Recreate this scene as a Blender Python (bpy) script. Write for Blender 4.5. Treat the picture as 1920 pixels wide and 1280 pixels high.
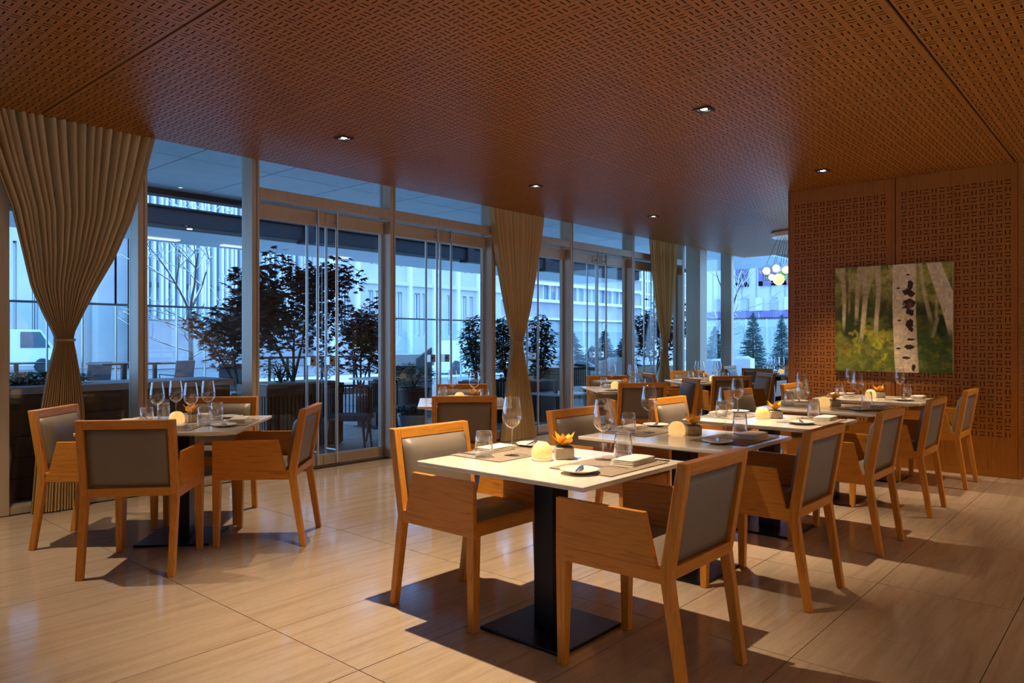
import bpy, bmesh, math, random
import numpy as np
from mathutils import Vector, Matrix
random.seed(7); rng = np.random.default_rng(7)
for o in list(bpy.data.objects): bpy.data.objects.remove(o)
scene = bpy.context.scene
COL = scene.collection

# ------------------------------------------------------------------ camera, sky, exposure
FPX, HORY, HC = 1379.5, 640.2, 1.275          # focal length in pixels of the 1920 px frame, eye height
AX = (0.65953, 0.75167); AY = (-0.75167, 0.65954)   # world axes as (right, forward) of the camera
cam = bpy.data.cameras.new('camera'); co = bpy.data.objects.new('camera', cam); COL.objects.link(co)
cam.sensor_width = 36.0; cam.lens = 36.0 * FPX / 1920; cam.clip_end = 400; cam.clip_start = 0.05
co.location = (0, 0, HC); co.rotation_euler = (math.pi/2, 0, math.radians(41.265 - 90))
scene.camera = co
W = bpy.data.worlds.new('dusk_sky'); scene.world = W; W.use_nodes = True
_bg = W.node_tree.nodes['Background']; _bg.inputs[0].default_value = (0.27, 0.55, 1.0, 1); _bg.inputs[1].default_value = 3.9
scene.view_settings.view_transform = 'Standard'; scene.view_settings.look = 'None'
scene.cycles.transparent_max_bounces = 40; scene.view_settings.exposure = 0.15; scene.view_settings.gamma = 1.0; scene.view_settings.use_curve_mapping = False
SPOT_W = 255.0; WARM = (1.0, 0.78, 0.53)

def ray(px): return (px - 960) / FPX
def floor_pt(px, py, z=0.0):
    d = FPX * (HC - z) / (py - HORY); r = ray(px) * d
    return Vector((AX[0]*r + AX[1]*d, AY[0]*r + AY[1]*d, z))
def at(px, py, d):                                   # point at forward distance d
    r = ray(px) * d
    return Vector((AX[0]*r + AX[1]*d, AY[0]*r + AY[1]*d, HC - (py - HORY) / FPX * d))
def on_y(px, py, Y):
    d = Y / (AY[0]*ray(px) + AY[1]); return at(px, py, d)
def on_x(px, py, X):
    d = X / (AX[0]*ray(px) + AX[1]); return at(px, py, d)

# ------------------------------------------------------------------ materials
def mat(name, color=(.5,.5,.5), rough=.5, metal=0.0, spec=.5, **kw):
    m = bpy.data.materials.new(name); m.use_nodes = True
    b = m.node_tree.nodes['Principled BSDF']
    b.inputs['Base Color'].default_value = (*color, 1); b.inputs['Roughness'].default_value = rough
    b.inputs['Metallic'].default_value = metal; b.inputs['Specular IOR Level'].default_value = spec
    for k, v in kw.items(): b.inputs[k.replace('_', ' ')].default_value = v
    return m
def nodes(m): return m.node_tree.nodes, m.node_tree.links, m.node_tree.nodes['Principled BSDF']
def ramp(n, stops):
    r = n.new('ShaderNodeValToRGB'); e = r.color_ramp.elements
    while len(e) < len(stops): e.new(0.5)
    for i, (p, c) in enumerate(stops): e[i].position = p; e[i].color = (*c, 1)
    return r
def noise_mat(name, stops, scale=(1,1,1), nscale=5.0, detail=4, rough=.5, bump=0.0, bscale=None, spec=.5, rand=0.0, dist=0.0, coords='Object', rough_var=0):
    m = mat(name, stops[0][1], rough, spec=spec); n, l, b = nodes(m)
    tc = n.new('ShaderNodeTexCoord'); mp = n.new('ShaderNodeMapping'); mp.inputs['Scale'].default_value = scale
    l.new(tc.outputs[coords], mp.inputs[0])
    src = mp.outputs[0]
    if rand:
        oi = n.new('ShaderNodeObjectInfo'); mu = n.new('ShaderNodeMath'); mu.operation = 'MULTIPLY'; mu.inputs[1].default_value = rand
        l.new(oi.outputs['Random'], mu.inputs[0]); ad = n.new('ShaderNodeVectorMath'); ad.operation = 'ADD'
        l.new(src, ad.inputs[0]); l.new(mu.outputs[0], ad.inputs[1]); src = ad.outputs[0]
    nz = n.new('ShaderNodeTexNoise'); nz.inputs['Scale'].default_value = nscale; nz.inputs['Detail'].default_value = detail; nz.inputs['Distortion'].default_value = dist
    l.new(src, nz.inputs['Vector']); r = ramp(n, stops); l.new(nz.outputs[0], r.inputs[0]); l.new(r.outputs[0], b.inputs['Base Color'])
    if bump:
        bp = n.new('ShaderNodeBump'); bp.inputs['Strength'].default_value = bump; bp.inputs['Distance'].default_value = .01
        if bscale:
            n2 = n.new('ShaderNodeTexNoise'); n2.inputs['Scale'].default_value = bscale; l.new(src, n2.inputs['Vector']); l.new(n2.outputs[0], bp.inputs['Height'])
        else: l.new(nz.outputs[0], bp.inputs['Height'])
        l.new(bp.outputs[0], b.inputs['Normal'])
    return m
def oak(name, axis, c0, c1, rough=.38):
    s = [14, 14, 14]; s[axis] = 0.9
    return noise_mat(name, [(.3, c0), (.52, c1), (.7, tuple(.5*(p+q) for p, q in zip(c0, c1)))], s, 3.2, 6, rough, .08, None, .4, rand=9, dist=1.6)
OAK0, OAK1 = (.46,.165,.014), (.66,.265,.032)
M = {}
for i, a in enumerate('xyz'): M['oak_'+a] = oak('oak_grain_'+a, i, OAK0, OAK1)
for i, a in enumerate('xyz'): M['panel_'+a] = oak('veneer_grain_'+a, i, (.23,.070,.005), (.33,.110,.009), .42)
M['palewall'] = oak('pale_oak_wall', 2, (.50,.31,.14), (.62,.40,.20))
M['void'] = mat('dark_void', (.025,.008,.003), .95, spec=.05)
M['leather'] = noise_mat('taupe_leather', [(.3,(.185,.150,.118)),(.7,(.225,.182,.142))], (1,1,1), 3, 3, .42, .12, 260, .45)
M['quartz'] = noise_mat('cream_quartz', [(.35,(.76,.68,.55)),(.7,(.83,.75,.62))], (1,1,1), 40, 3, .13, 0, None, .5)
M['black_steel'] = mat('blackened_steel', (.012,.009,.008), .35, .6)
M['steel'] = mat('brushed_steel', (.55,.53,.5), .3, 1.0)
M['cutlery'] = mat('polished_cutlery', (.52,.50,.48), .2, 1.0)
M['china'] = mat('white_china', (.82,.76,.66), .2)
M['linen'] = noise_mat('napkin_linen', [(.3,(.80,.72,.60)),(.7,(.88,.80,.68))], (1,1,1), 220, 2, .9, .25, None, .2)
M['concrete'] = noise_mat('pale_concrete', [(.3,(.36,.31,.25)),(.7,(.48,.42,.34))], (1,1,1), 30, 4, .85, .1)
M['petal'] = noise_mat('orange_petal', [(.3,(.85,.28,.01)),(.6,(.95,.48,.03)),(.8,(.8,.16,.02))], (1,1,1), 40, 2, .55)
M['petal_heart'] = mat('orchid_heart', (.62,.14,.05), .5)
M['frame'] = noise_mat('champagne_aluminium', [(.3,(.46,.37,.27)),(.7,(.52,.42,.31))], (1,1,.05), 40, 2, .42, 0, None, .5)
nodes(M['frame'])[2].inputs['Metallic'].default_value = .15
M['curtain'] = noise_mat('tan_linen_curtain', [(.3,(.60,.40,.17)),(.7,(.72,.50,.24))], (60,60,8), 6, 3, .95, .2, None, .1)
def translucent(m, col, f):
    n, l, b = nodes(m); t = n.new('ShaderNodeBsdfTranslucent'); t.inputs[0].default_value = (*col, 1); x = n.new('ShaderNodeMixShader'); x.inputs[0].default_value = f
    l.new(b.outputs[0], x.inputs[1]); l.new(t.outputs[0], x.inputs[2]); l.new(x.outputs[0], n['Material Output'].inputs[0])
translucent(M['curtain'], (.6,.42,.2), .2)
def clear(name, tint=(1,1,1), base=.04, edge=.8, power=4.0, rough=.0):      # thin glass: clear face-on, mirror-like at grazing angles
    m = bpy.data.materials.new(name); m.use_nodes = True; n = m.node_tree.nodes; l = m.node_tree.links; n.remove(n['Principled BSDF'])
    t = n.new('ShaderNodeBsdfTransparent'); t.inputs[0].default_value = (*tint, 1); g = n.new('ShaderNodeBsdfGlossy'); g.inputs['Roughness'].default_value = rough
    g.inputs[0].default_value = (1,1,1,1)
    lw = n.new('ShaderNodeLayerWeight'); lw.inputs[0].default_value = .5
    p = n.new('ShaderNodeMath'); p.operation = 'POWER'; p.inputs[1].default_value = power; l.new(lw.outputs['Facing'], p.inputs[0])
    q = n.new('ShaderNodeMath'); q.operation = 'MULTIPLY_ADD'; q.inputs[1].default_value = edge; q.inputs[2].default_value = base; l.new(p.outputs[0], q.inputs[0])
    x = n.new('ShaderNodeMixShader')
    l.new(q.outputs[0], x.inputs[0]); l.new(t.outputs[0], x.inputs[1]); l.new(g.outputs[0], x.inputs[2]); l.new(x.outputs[0], n['Material Output'].inputs[0])
    return m
M['pane'] = clear('window_glass', (.95,.975,.985), .03, .6, 5.0)
M['crystal'] = clear('clear_crystal', (.97,.975,.98), .085, .9, 1.9, .01)
M['screen_glass'] = clear('blue_green_glass', (.86,.94,.95), .04, .6, 5.0, .02)
def emit(name, col, s, rough=.4, base=(.8,.8,.8)):
    return mat(name, base, rough, Emission_Color=(*col, 1), Emission_Strength=s)
M['lamp'] = emit('lamp_lens', (1,.82,.55), 30)
def candle_mat():
    m = mat('glowing_crackle_glass', (.72,.46,.18), .35); n, l, b = nodes(m)
    tc = n.new('ShaderNodeTexCoord'); v = n.new('ShaderNodeTexVoronoi'); v.inputs['Scale'].default_value = 160; l.new(tc.outputs['Object'], v.inputs['Vector'])
    r = ramp(n, [(0.1,(1,.42,.07)),(.7,(1,.66,.24))]); l.new(v.outputs['Distance'], r.inputs[0]); l.new(r.outputs[0], b.inputs['Emission Color'])
    b.inputs['Emission Strength'].default_value = .70; return m
M['candle'] = candle_mat()
M['candle_dim'] = emit('wax_glow', (1,.6,.25), .5, .5, (.85,.7,.5))

# travertine floor tile: long streaks along the room
def stone_floor():
    m = mat('veined_travertine', (.5,.4,.3), .16, spec=.5); n, l, b = nodes(m)
    tc = n.new('ShaderNodeTexCoord'); oi = n.new('ShaderNodeObjectInfo'); mu = n.new('ShaderNodeMath'); mu.operation = 'MULTIPLY'; mu.inputs[1].default_value = 37
    l.new(oi.outputs['Random'], mu.inputs[0]); ad = n.new('ShaderNodeVectorMath'); l.new(tc.outputs['Object'], ad.inputs[0]); l.new(mu.outputs[0], ad.inputs[1])
    mp = n.new('ShaderNodeMapping'); mp.inputs['Scale'].default_value = (.55, 7.5, 1); mp.inputs['Rotation'].default_value = (0,0,.05); l.new(ad.outputs[0], mp.inputs[0])
    nz = n.new('ShaderNodeTexNoise'); nz.inputs['Scale'].default_value = 2.6; nz.inputs['Detail'].default_value = 8; nz.inputs['Roughness'].default_value = .62; nz.inputs['Distortion'].default_value = .7; l.new(mp.outputs[0], nz.inputs['Vector'])
    r = ramp(n, [(.28,(.36,.255,.168)),(.42,(.42,.308,.212)),(.58,(.475,.36,.255)),(.75,(.43,.325,.232))]); l.new(nz.outputs[0], r.inputs[0])
    mp2 = n.new('ShaderNodeMapping'); mp2.inputs['Scale'].default_value = (8, 60, 1); l.new(ad.outputs[0], mp2.inputs[0])
    n2 = n.new('ShaderNodeTexNoise'); n2.inputs['Scale'].default_value = 3; n2.inputs['Detail'].default_value = 3; l.new(mp2.outputs[0], n2.inputs['Vector'])
    r2 = ramp(n, [(.30,(.76,.70,.64)),(.42,(1,1,1))]); l.new(n2.outputs[0], r2.inputs[0])
    mx = n.new('ShaderNodeMixRGB'); mx.blend_type = 'MULTIPLY'; mx.inputs[0].default_value = .55; l.new(r.outputs[0], mx.inputs[1]); l.new(r2.outputs[0], mx.inputs[2])
    l.new(mx.outputs[0], b.inputs['Base Color'])
    rr = n.new('ShaderNodeMapRange'); rr.inputs[3].default_value = .07; rr.inputs[4].default_value = .17; l.new(nz.outputs[0], rr.inputs[0]); l.new(rr.outputs[0], b.inputs['Roughness'])
    return m
M['stone'] = stone_floor()
M['grout'] = mat('grout', (.07,.042,.025), .9)
def woven():
    m = mat('woven_vinyl_mat', (.4,.3,.2), .6); n, l, b = nodes(m); tc = n.new('ShaderNodeTexCoord')
    br = n.new('ShaderNodeTexBrick'); br.inputs['Scale'].default_value = 60; br.inputs['Color1'].default_value = (.52,.42,.31,1); br.inputs['Color2'].default_value = (.36,.27,.19,1); br.inputs['Mortar'].default_value = (.12,.08,.05,1)
    br.inputs['Mortar Size'].default_value = .035; l.new(tc.outputs['Object'], br.inputs['Vector']); l.new(br.outputs[0], b.inputs['Base Color'])
    bp = n.new('ShaderNodeBump'); bp.inputs['Strength'].default_value = .5; bp.inputs['Distance'].default_value = .002; l.new(br.outputs['Fac'], bp.inputs['Height']); bp.invert = True; l.new(bp.outputs[0], b.inputs['Normal'])
    return m
M['woven'] = woven()
# outside
M['soffit'] = noise_mat('soffit_panel', [(.3,(.30,.38,.43)),(.7,(.36,.45,.50))], (1,1,1), 3, 3, .35)
M['beam'] = mat('dark_painted_beam', (.014,.016,.022), .6, spec=.2)
M['terrace'] = noise_mat('terrace_paving', [(.3,(.20,.20,.20)),(.7,(.30,.30,.29))], (1,1,1), 6, 4, .7)
M['snow'] = noise_mat('trodden_snow', [(.3,(.62,.66,.70)),(.7,(.85,.88,.9))], (1,1,1), .8, 5, .9)
M['darkwood'] = oak('dark_brown_wood_x', 0, (.045,.022,.012), (.085,.042,.022), .5)
M['darkwood_z'] = oak('dark_brown_wood_z', 2, (.05,.028,.02), (.10,.055,.038), .5)
M['palewood'] = oak('weathered_wood', 0, (.16,.11,.07), (.24,.17,.11), .6)
M['cap'] = mat('grey_stone_cap', (.32,.34,.37), .6)
M['maple'] = noise_mat('maple_leaf', [(.3,(.045,.012,.015)),(.7,(.16,.045,.032))], (1,1,1), 5, 2, .6)
M['leaf'] = noise_mat('evergreen_leaf', [(.3,(.02,.06,.025)),(.7,(.05,.12,.04))], (1,1,1), 5, 2, .6)
M['fir'] = noise_mat('frosted_fir', [(.3,(.025,.085,.07)),(.7,(.10,.20,.18))], (1,1,1), 4, 3, .8)
M['bark'] = noise_mat('bark', [(.3,(.05,.035,.03)),(.7,(.10,.075,.06))], (1,1,.3), 20, 3, .9)
M['stonewall'] = noise_mat('pale_limestone', [(.3,(.56,.56,.58)),(.7,(.66,.66,.67))], (1,1,1), .6, 5, .9)
M['stonewall2'] = noise_mat('grey_pink_stone', [(.3,(.50,.49,.56)),(.7,(.60,.59,.65))], (1,1,1), .5, 5, .9)
M['concrete_wall'] = noise_mat('weathered_concrete', [(.3,(.34,.34,.38)),(.7,(.46,.46,.50))], (1,1,1), .7, 6, .9)
M['dark_glass'] = mat('facade_glass', (.05,.09,.13), .12, spec=.8)
M['mid_glass'] = mat('facade_glass_light', (.16,.22,.28), .15, spec=.8)
M['white_fin'] = mat('white_metal_fin', (.85,.87,.9), .5)
M['purple'] = mat('violet_frame', (.16,.13,.30), .6)
M['asphalt'] = noise_mat('wet_asphalt', [(.3,(.16,.17,.18)),(.7,(.3,.31,.33))], (1,1,1), .4, 5, .5)
M['pot_white'] = mat('white_planter', (.72,.74,.76), .5)
M['pot_blue'] = mat('blue_grey_planter', (.22,.27,.32), .5)
M['pot_brown'] = mat('brown_ceramic', (.10,.045,.035), .4)
M['black_metal'] = mat('black_powder_coat', (.015,.015,.018), .5)
M['sling'] = mat('charcoal_sling', (.06,.075,.095), .6)
M['tabletop_pale'] = mat('pale_outdoor_top', (.55,.57,.6), .3)

# ------------------------------------------------------------------ mesh helpers
class MB:
    def __init__(s): s.v = []; s.f = []; s.mi = []
    def add(s, vs, fs, mi=0):
        o = len(s.v); s.v += [tuple(p) for p in vs]; s.f += [tuple(i+o for i in f) for f in fs]; s.mi += [mi]*len(fs); return s
    def box(s, x0, x1, y0, y1, z0, z1, mi=0):
        return s.add([(x0,y0,z0),(x1,y0,z0),(x1,y1,z0),(x0,y1,z0),(x0,y0,z1),(x1,y0,z1),(x1,y1,z1),(x0,y1,z1)],
                     [(0,3,2,1),(4,5,6,7),(0,1,5,4),(1,2,6,5),(2,3,7,6),(3,0,4,7)], mi)
    def prism_x(s, poly, x0, x1, mi=0):            # poly in (y,z), counter-clockwise seen from +x
        n = len(poly)
        vs = [(x0,p[0],p[1]) for p in poly] + [(x1,p[0],p[1]) for p in poly]
        fs = [tuple(range(n-1,-1,-1)), tuple(range(n,2*n))] + [(i,(i+1)%n,(i+1)%n+n,i+n) for i in range(n)]
        return s.add(vs, fs, mi)
    def frustum(s, r0, r1, z0, z1, mi=0):           # r = (x0,x1,y0,y1)
        vs = [(r0[0],r0[2],z0),(r0[1],r0[2],z0),(r0[1],r0[3],z0),(r0[0],r0[3],z0),(r1[0],r1[2],z1),(r1[1],r1[2],z1),(r1[1],r1[3],z1),(r1[0],r1[3],z1)]
        return s.add(vs, [(0,3,2,1),(4,5,6,7),(0,1,5,4),(1,2,6,5),(2,3,7,6),(3,0,4,7)], mi)
    def lathe(s, prof, n=24, mi=0, c=(0,0,0)):
        vs = []; fs = []; k = len(prof)
        for i in range(n):
            a = 2*math.pi*i/n; ca, sa = math.cos(a), math.sin(a)
            vs += [(c[0]+r*ca, c[1]+r*sa, c[2]+z) for r, z in prof]
        for i in range(n):
            j = (i+1) % n
            for q in range(k-1): fs.append((i*k+q, j*k+q, j*k+q+1, i*k+q+1))
        return s.add(vs, fs, mi)
    def tube(s, pts, rad, n=6, mi=0, cap=True):
        pts = [Vector(p) for p in pts]; m = len(pts)
        if not hasattr(rad, '__len__'): rad = [rad]*m
        vs = []; fs = []
        up = Vector((0,0,1))
        for i, p in enumerate(pts):
            t = (pts[min(i+1,m-1)] - pts[max(i-1,0)]).normalized()
            u = t.cross(up if abs(t.z) < .95 else Vector((1,0,0))).normalized(); w = u.cross(t)
            for k in range(n):
                a = 2*math.pi*k/n; vs.append(p + (u*math.cos(a) + w*math.sin(a))*rad[i])
        for i in range(m-1):
            for k in range(n): fs.append((i*n+k, i*n+(k+1)%n, (i+1)*n+(k+1)%n, (i+1)*n+k))
        if cap: fs.append(tuple(range(n-1,-1,-1))); fs.append(tuple(range((m-1)*n, m*n)))
        return s.add(vs, fs, mi)
    def mesh(s, name, mats=None, smooth=False, bevel=0, seg=2, fix=True):
        me = bpy.data.meshes.new(name); me.from_pydata(s.v, [], s.f)
        if mats:
            for m in (mats if isinstance(mats, (list, tuple)) else [mats]): me.materials.append(m)
        me.polygons.foreach_set('material_index', s.mi)
        if bevel or fix:
            b = bmesh.new(); b.from_mesh(me)
            if fix: bmesh.ops.recalc_face_normals(b, faces=b.faces)
            if bevel:
                es = [e for e in b.edges if len(e.link_faces) == 2 and e.calc_face_angle(0) > .5]
                bmesh.ops.bevel(b, geom=es, offset=bevel, segments=seg, profile=.5, affect='EDGES', clamp_overlap=True)
            b.to_mesh(me); b.free()
        if smooth: me.polygons.foreach_set('use_smooth', [True]*len(me.polygons))
        me.update(); return me

def link(name, data, parent=None, loc=(0,0,0), rz=0.0):
    o = bpy.data.objects.new(name, data); COL.objects.link(o); o.location = loc; o.rotation_euler = (0,0,rz)
    if parent is not None: o.parent = parent
    return o
def tag(o, label=None, cat=None, group=None, kind=None):
    if label: o['label'] = label
    if cat: o['category'] = cat
    if group: o['group'] = group
    if kind: o['kind'] = kind
    return o
def thing(name, label, cat, loc=(0,0,0), rz=0.0, group=None): return tag(link(name, None, None, loc, rz), label, cat, group)
def struct(name, data=None, loc=(0,0,0)): return tag(link(name, data, None, loc), kind='structure')
def box_mesh(name, x0, x1, y0, y1, z0, z1, m, bevel=0): return MB().box(x0,x1,y0,y1,z0,z1).mesh(name, m, bevel=bevel)

# ------------------------------------------------------------------ room shell
CEIL = 2.94; YW = 6.31; YG = 6.455; XP = 8.2; XEND = 13.8
def perf_panel(name, Wd, Ht, nx, ny, cell, u0, v0, mats, axes, depth=.012, thick=.018):
    """slotted panel: real slots sunk into the board; axes maps (u,v,w) to xyz, w goes into the board"""
    mb = MB(); q = lambda u, v, w: axes(u, v, w)
    def quad(a, b, c, d, w, mi=0): mb.add([q(a,b,w), q(c,b,w), q(c,d,w), q(a,d,w)], [(0,1,2,3)], mi)
    u1, v1 = u0 + nx*cell, v0 + ny*cell
    for (a,b,c,d) in ((0,0,Wd,v0),(0,v1,Wd,Ht),(0,v0,u0,v1),(u1,v0,Wd,v1)): quad(a,b,c,d,0)
    sl, sw, so = cell*.32, cell*.05, cell*.235        # half length, half width, offset of a slot
    for i in range(nx):
        for j in range(ny):
            cu, cv = u0 + (i+.5)*cell, v0 + (j+.5)*cell; hc = cell/2
            def R(a,b,c,d,w=0,mi=0):
                if (i+j) % 2: quad(cu+a,cv+b,cu+c,cv+d,w,mi)
                else: quad(cu+b,cv+a,cu+d,cv+c,w,mi)
            R(-hc,-hc,hc,-so-sw); R(-hc,-so+sw,hc,so-sw); R(-hc,so+sw,hc,hc)
            for s in (-so, so):
                R(-hc,s-sw,-sl,s+sw); R(sl,s-sw,hc,s+sw); R(-sl,s-sw,sl,s+sw,depth,1)
                pts = [(-sl,s-sw),(sl,s-sw),(sl,s+sw),(-sl,s+sw)]
                for k in range(4):
                    (a,b),(c,d) = pts[k], pts[(k+1)%4]
                    if not (i+j) % 2: a,b,c,d = b,a,d,c
                    mb.add([q(cu+a,cv+b,0),q(cu+c,cv+d,0),q(cu+c,cv+d,depth),q(cu+a,cv+b,depth)], [(0,1,2,3)], 1)
    for (a,b,c,d) in ((0,0,Wd,0),(Wd,0,Wd,Ht),(Wd,Ht,0,Ht),(0,Ht,0,0)):
        mb.add([q(a,b,0),q(c,d,0),q(c,d,thick),q(a,b,thick)], [(0,1,2,3)], 0)
    mb.add([q(0,0,thick),q(Wd,0,thick),q(Wd,Ht,thick),q(0,Ht,thick)], [(0,1,2,3)], 1)
    return mb.mesh(name, mats, fix=False)

# floor
XF0, YF0 = 1.754 - 1.22*4, .50 - .61*5
fl = struct('floor', box_mesh('floor', XF0-.1, XEND, YF0-.05, 6.62, -.12, -.008, M['grout']))
tile = MB().box(.002, 1.218, .002, .608, -.008, 0).mesh('floor_tile', M['stone'])
tile_big = MB().box(.002, 1.218, .002, 1.218, -.008, 0).mesh('floor_tile_square', M['stone'])
tile_end = MB().box(.002, 1.218, .002, .92, -.008, 0).mesh('floor_tile_cut', M['stone'])
for i in range(14):
    x = XF0 + 1.22*i
    if x + 1.0 > XEND: continue
    for j in range(9): link('floor_tile', tile, fl, (x, YF0 + .61*j, 0))
    y = YF0 + .61*9
    link('floor_tile', tile_big, fl, (x, y, 0)); link('floor_tile', tile_big, fl, (x, y+1.22, 0)); link('floor_tile', tile_end, fl, (x, y+2.44, 0))
# ceiling
YC0, YC1, YC2, YCE = -3.9, .993, 3.865, 6.20
ce = struct('ceiling', box_mesh('ceiling', -4.2, XEND+.3, -4.0, YCE, CEIL+.03, CEIL+.2, M['void']))
ce_cell = .0705
def ceil_axes(u, v, w): return (u, v, w)
cp_a = perf_panel('ceiling_panel_main', 1.2205, 2.862, 17, 40, ce_cell, .011, .021, [M['panel_x'], M['void']], ceil_axes)
cp_b = perf_panel('ceiling_panel_window', 1.2205, YCE-YC2-.004, 17, 33, ce_cell, .011, .0023, [M['panel_x'], M['void']], ceil_axes)
cp_c = perf_panel('ceiling_panel_aisle', 1.2205, 2.40, 17, 34, ce_cell, .011, .0015, [M['panel_x'], M['void']], ceil_axes)
for k in range(-4, 11):
    x = 1.775 + 1.2235*k + (.009 if k >= 0 else -.004)
    if x > XEND - .2: continue
    link('ceiling_panel', cp_a, ce, (x, YC1+.008, CEIL)); link('ceiling_panel', cp_b, ce, (x, YC2+.002, CEIL))
    link('ceiling_panel', cp_c, ce, (x, YC1-2.40-.008, CEIL)); link('ceiling_panel', cp_c, ce, (x, YC1-4.81-.008, CEIL))
# curtain pocket above the windows
struct('trim_1', MB().box(-4.2, XEND+.3, YCE-.02, YCE, CEIL+.005, 3.22).box(-4.2, XEND+.3, YCE, 6.62, 3.2, 3.3).mesh('curtain_pocket', M['panel_x']))
# walls behind the camera
struct('wall_back', box_mesh('wall_back', -4.2, 14.2, -4.1, -3.9, -.12, 3.2, M['palewall']))
struct('wall_left', box_mesh('wall_left', -4.3, -4.1, -4.1, 6.5, -.12, 3.2, M['darkwood_z']))

# slotted partition with the picture
YP0, YP1 = .945, 3.096
wr = struct('wall_right', MB().box(XP+.02, XP+1.2, YP0+.02, YP1, -.02, CEIL-.002).mesh('wall_right', M['panel_z']))
wc = .0675
def wall_axes(u, v, w): return (w, u, v)
pan = perf_panel('slotted_wall_panel', 1.03, CEIL-.004, 14, 36, wc, .0425, .365, [M['panel_z'], M['void']], wall_axes)
link('slotted_panel', pan, wr, (XP, 2.044, .002)); link('slotted_panel', pan, wr, (XP, .972, .002))
for (y0, y1) in ((YP0, .969), (3.077, YP1)): link('edge_stile', box_mesh('edge_stile', XP-.004, XP+.02, y0, y1, 0, CEIL-.002, M['panel_z']), wr)
link('joint_recess', box_mesh('joint_recess', XP+.006, XP+.02, 2.012, 2.042, 0, CEIL-.002, M['panel_z']), wr); link('shadow_joint', box_mesh('shadow_joint', XP+.012, XP+.02, 2.002, 2.012, 0, CEIL-.002, M['void']), wr)
link('base_rail', box_mesh('base_rail', XP-.002, XP, .972, 3.074, .002, .06, M['panel_y']), wr)
def side_axes(u, v, w): return (u, w, v)
sp = perf_panel('slotted_end_panel', 1.15, CEIL-.004, 16, 36, wc, .035, .365, [M['panel_z'], M['void']], side_axes)
link('slotted_panel', sp, wr, (XP+.022, YP0, .002))

# ---- window wall ----
mull_w, ZT = .075, 3.2
edges = [1.621, 2.60, 3.615, 5.25, 6.88, 8.535, 10.18, 11.84]   # right edge of each mullion
tn = [2]
def trim(mb, name='frame', m=None): 
    o = struct('trim_%d' % tn[0], mb.mesh(name, m or M['frame'], bevel=.004, seg=1)); tn[0] += 1; return o
def mullion(x1, w=mull_w, y0=YW, y1=YG+.05):
    o = trim(MB().box(x1-w, x1, y0, y1, 0, ZT)); 
    link('groove_strip', box_mesh('groove', x1-w*.42, x1-w*.36, y0-.002, y0+.002, 0, ZT, M['black_metal']), o)
    return o
for x in (-3.4, -1.8, -.2, .62): mullion(x)
mullion(edges[0], .20)
for x in edges[1:]: mullion(x)
trim(MB().box(12.34, 12.62, YW-.04, YG+.1, 0, ZT))            # corner column
trim(MB().box(XEND-.06, XEND+.06, YW, YG+.08, 0, ZT))
# transom over the doors and sill under the fixed lights
for a, b in zip(edges[2:-1], edges[3:]):
    trim(MB().box(a, b-mull_w, YW+.005, YG+.04, 2.62, 2.72), 'transom')
fixed = [(-4.1,-3.475),(-3.4,-1.875),(-1.8,-.275),(-.2,.545),(.62,1.421),(1.621,2.525),(2.60,3.54)]
wn = [1]
def window(x0, x1, z0, z1):
    o = struct('window_%d' % wn[0], box_mesh('pane', x0, x1, YG, YG+.012, z0, z1, M['pane'])); wn[0] += 1
    return o
for a, b in fixed:
    w = window(a, b, .05, ZT); link('window_sill', box_mesh('sill', a, b, YW+.03, YG+.05, 0, .05, M['frame']), w)
for a, b in zip(edges[2:-1], edges[3:]): window(a, b-mull_w, 2.72, ZT)
for a, b in ((11.84, 12.34), (12.62, XEND-.06)):
    w = window(a, b, .05, ZT); link('window_sill', box_mesh('sill', a, b, YW+.03, YG+.05, 0, .05, M['frame']), w)
# double doors
rail_top = {}
def door(n, x0, x1):
    d = struct('door_%d' % n); c = (x0+x1)/2; hw = (x1-x0)/2 - .022
    yd = YG - .005
    for s in (-1, 1):
        a, b = (c-hw, c-.004) if s < 0 else (c+.004, c+hw)
        link('glass_leaf', box_mesh('glass_leaf', a, b, yd, yd+.012, .11, 2.47, M['pane']), d)
        link('top_rail', MB().box(a, b, yd-.05, yd+.05, 2.455, 2.595).box(a, b, yd-.056, yd-.048, 2.57, 2.585).mesh('top_rail', M['frame'], bevel=.003, seg=1), d)
        link('bottom_rail', box_mesh('bottom_rail', a, b, yd-.03, yd+.04, .012, .115, M['frame'], .003), d)
        link('side_stile', box_mesh('side_stile', a if s < 0 else b-.012, a+.012 if s < 0 else b, yd-.02, yd+.03, .115, 2.455, M['frame']), d)
        xb = c + s*.115
        for yy in (yd-.09, yd+.10):
            bar = MB().tube([(xb,yy,.03),(xb,yy,2.60)], .014, 10)
            for z in (.16, 2.50): bar.tube([(xb,yy,z),(xb,yd+.006,z)], .009, 8)
            link('pull_bar', bar.mesh('pull_bar', M['steel'], smooth=False), d)
        lb = link('lock_box', box_mesh('lock_box', xb-.045, xb+.035, yd-.03, yd+.035, 1.03, 1.12, M['steel'], .004), d)
        link('keyhole', MB().lathe([(0,0),(.012,0),(.012,.006),(0,.006)], 12).mesh('keyhole', M['black_metal']), lb, (xb-.02, yd-.03, 1.08)).rotation_euler = (math.pi/2,0,0)
    link('closer', box_mesh('closer', c-.03, c+.03, yd-.045, yd+.045, 2.46, 2.60, M['frame'], .003), d)
    link('threshold', box_mesh('threshold', x0, x1, yd-.06, yd+.06, -.004, .008, M['steel']), d)
for i, (a, b) in enumerate(zip(edges[2:-1], edges[3:])): door(i+1, a, b-mull_w)
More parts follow.
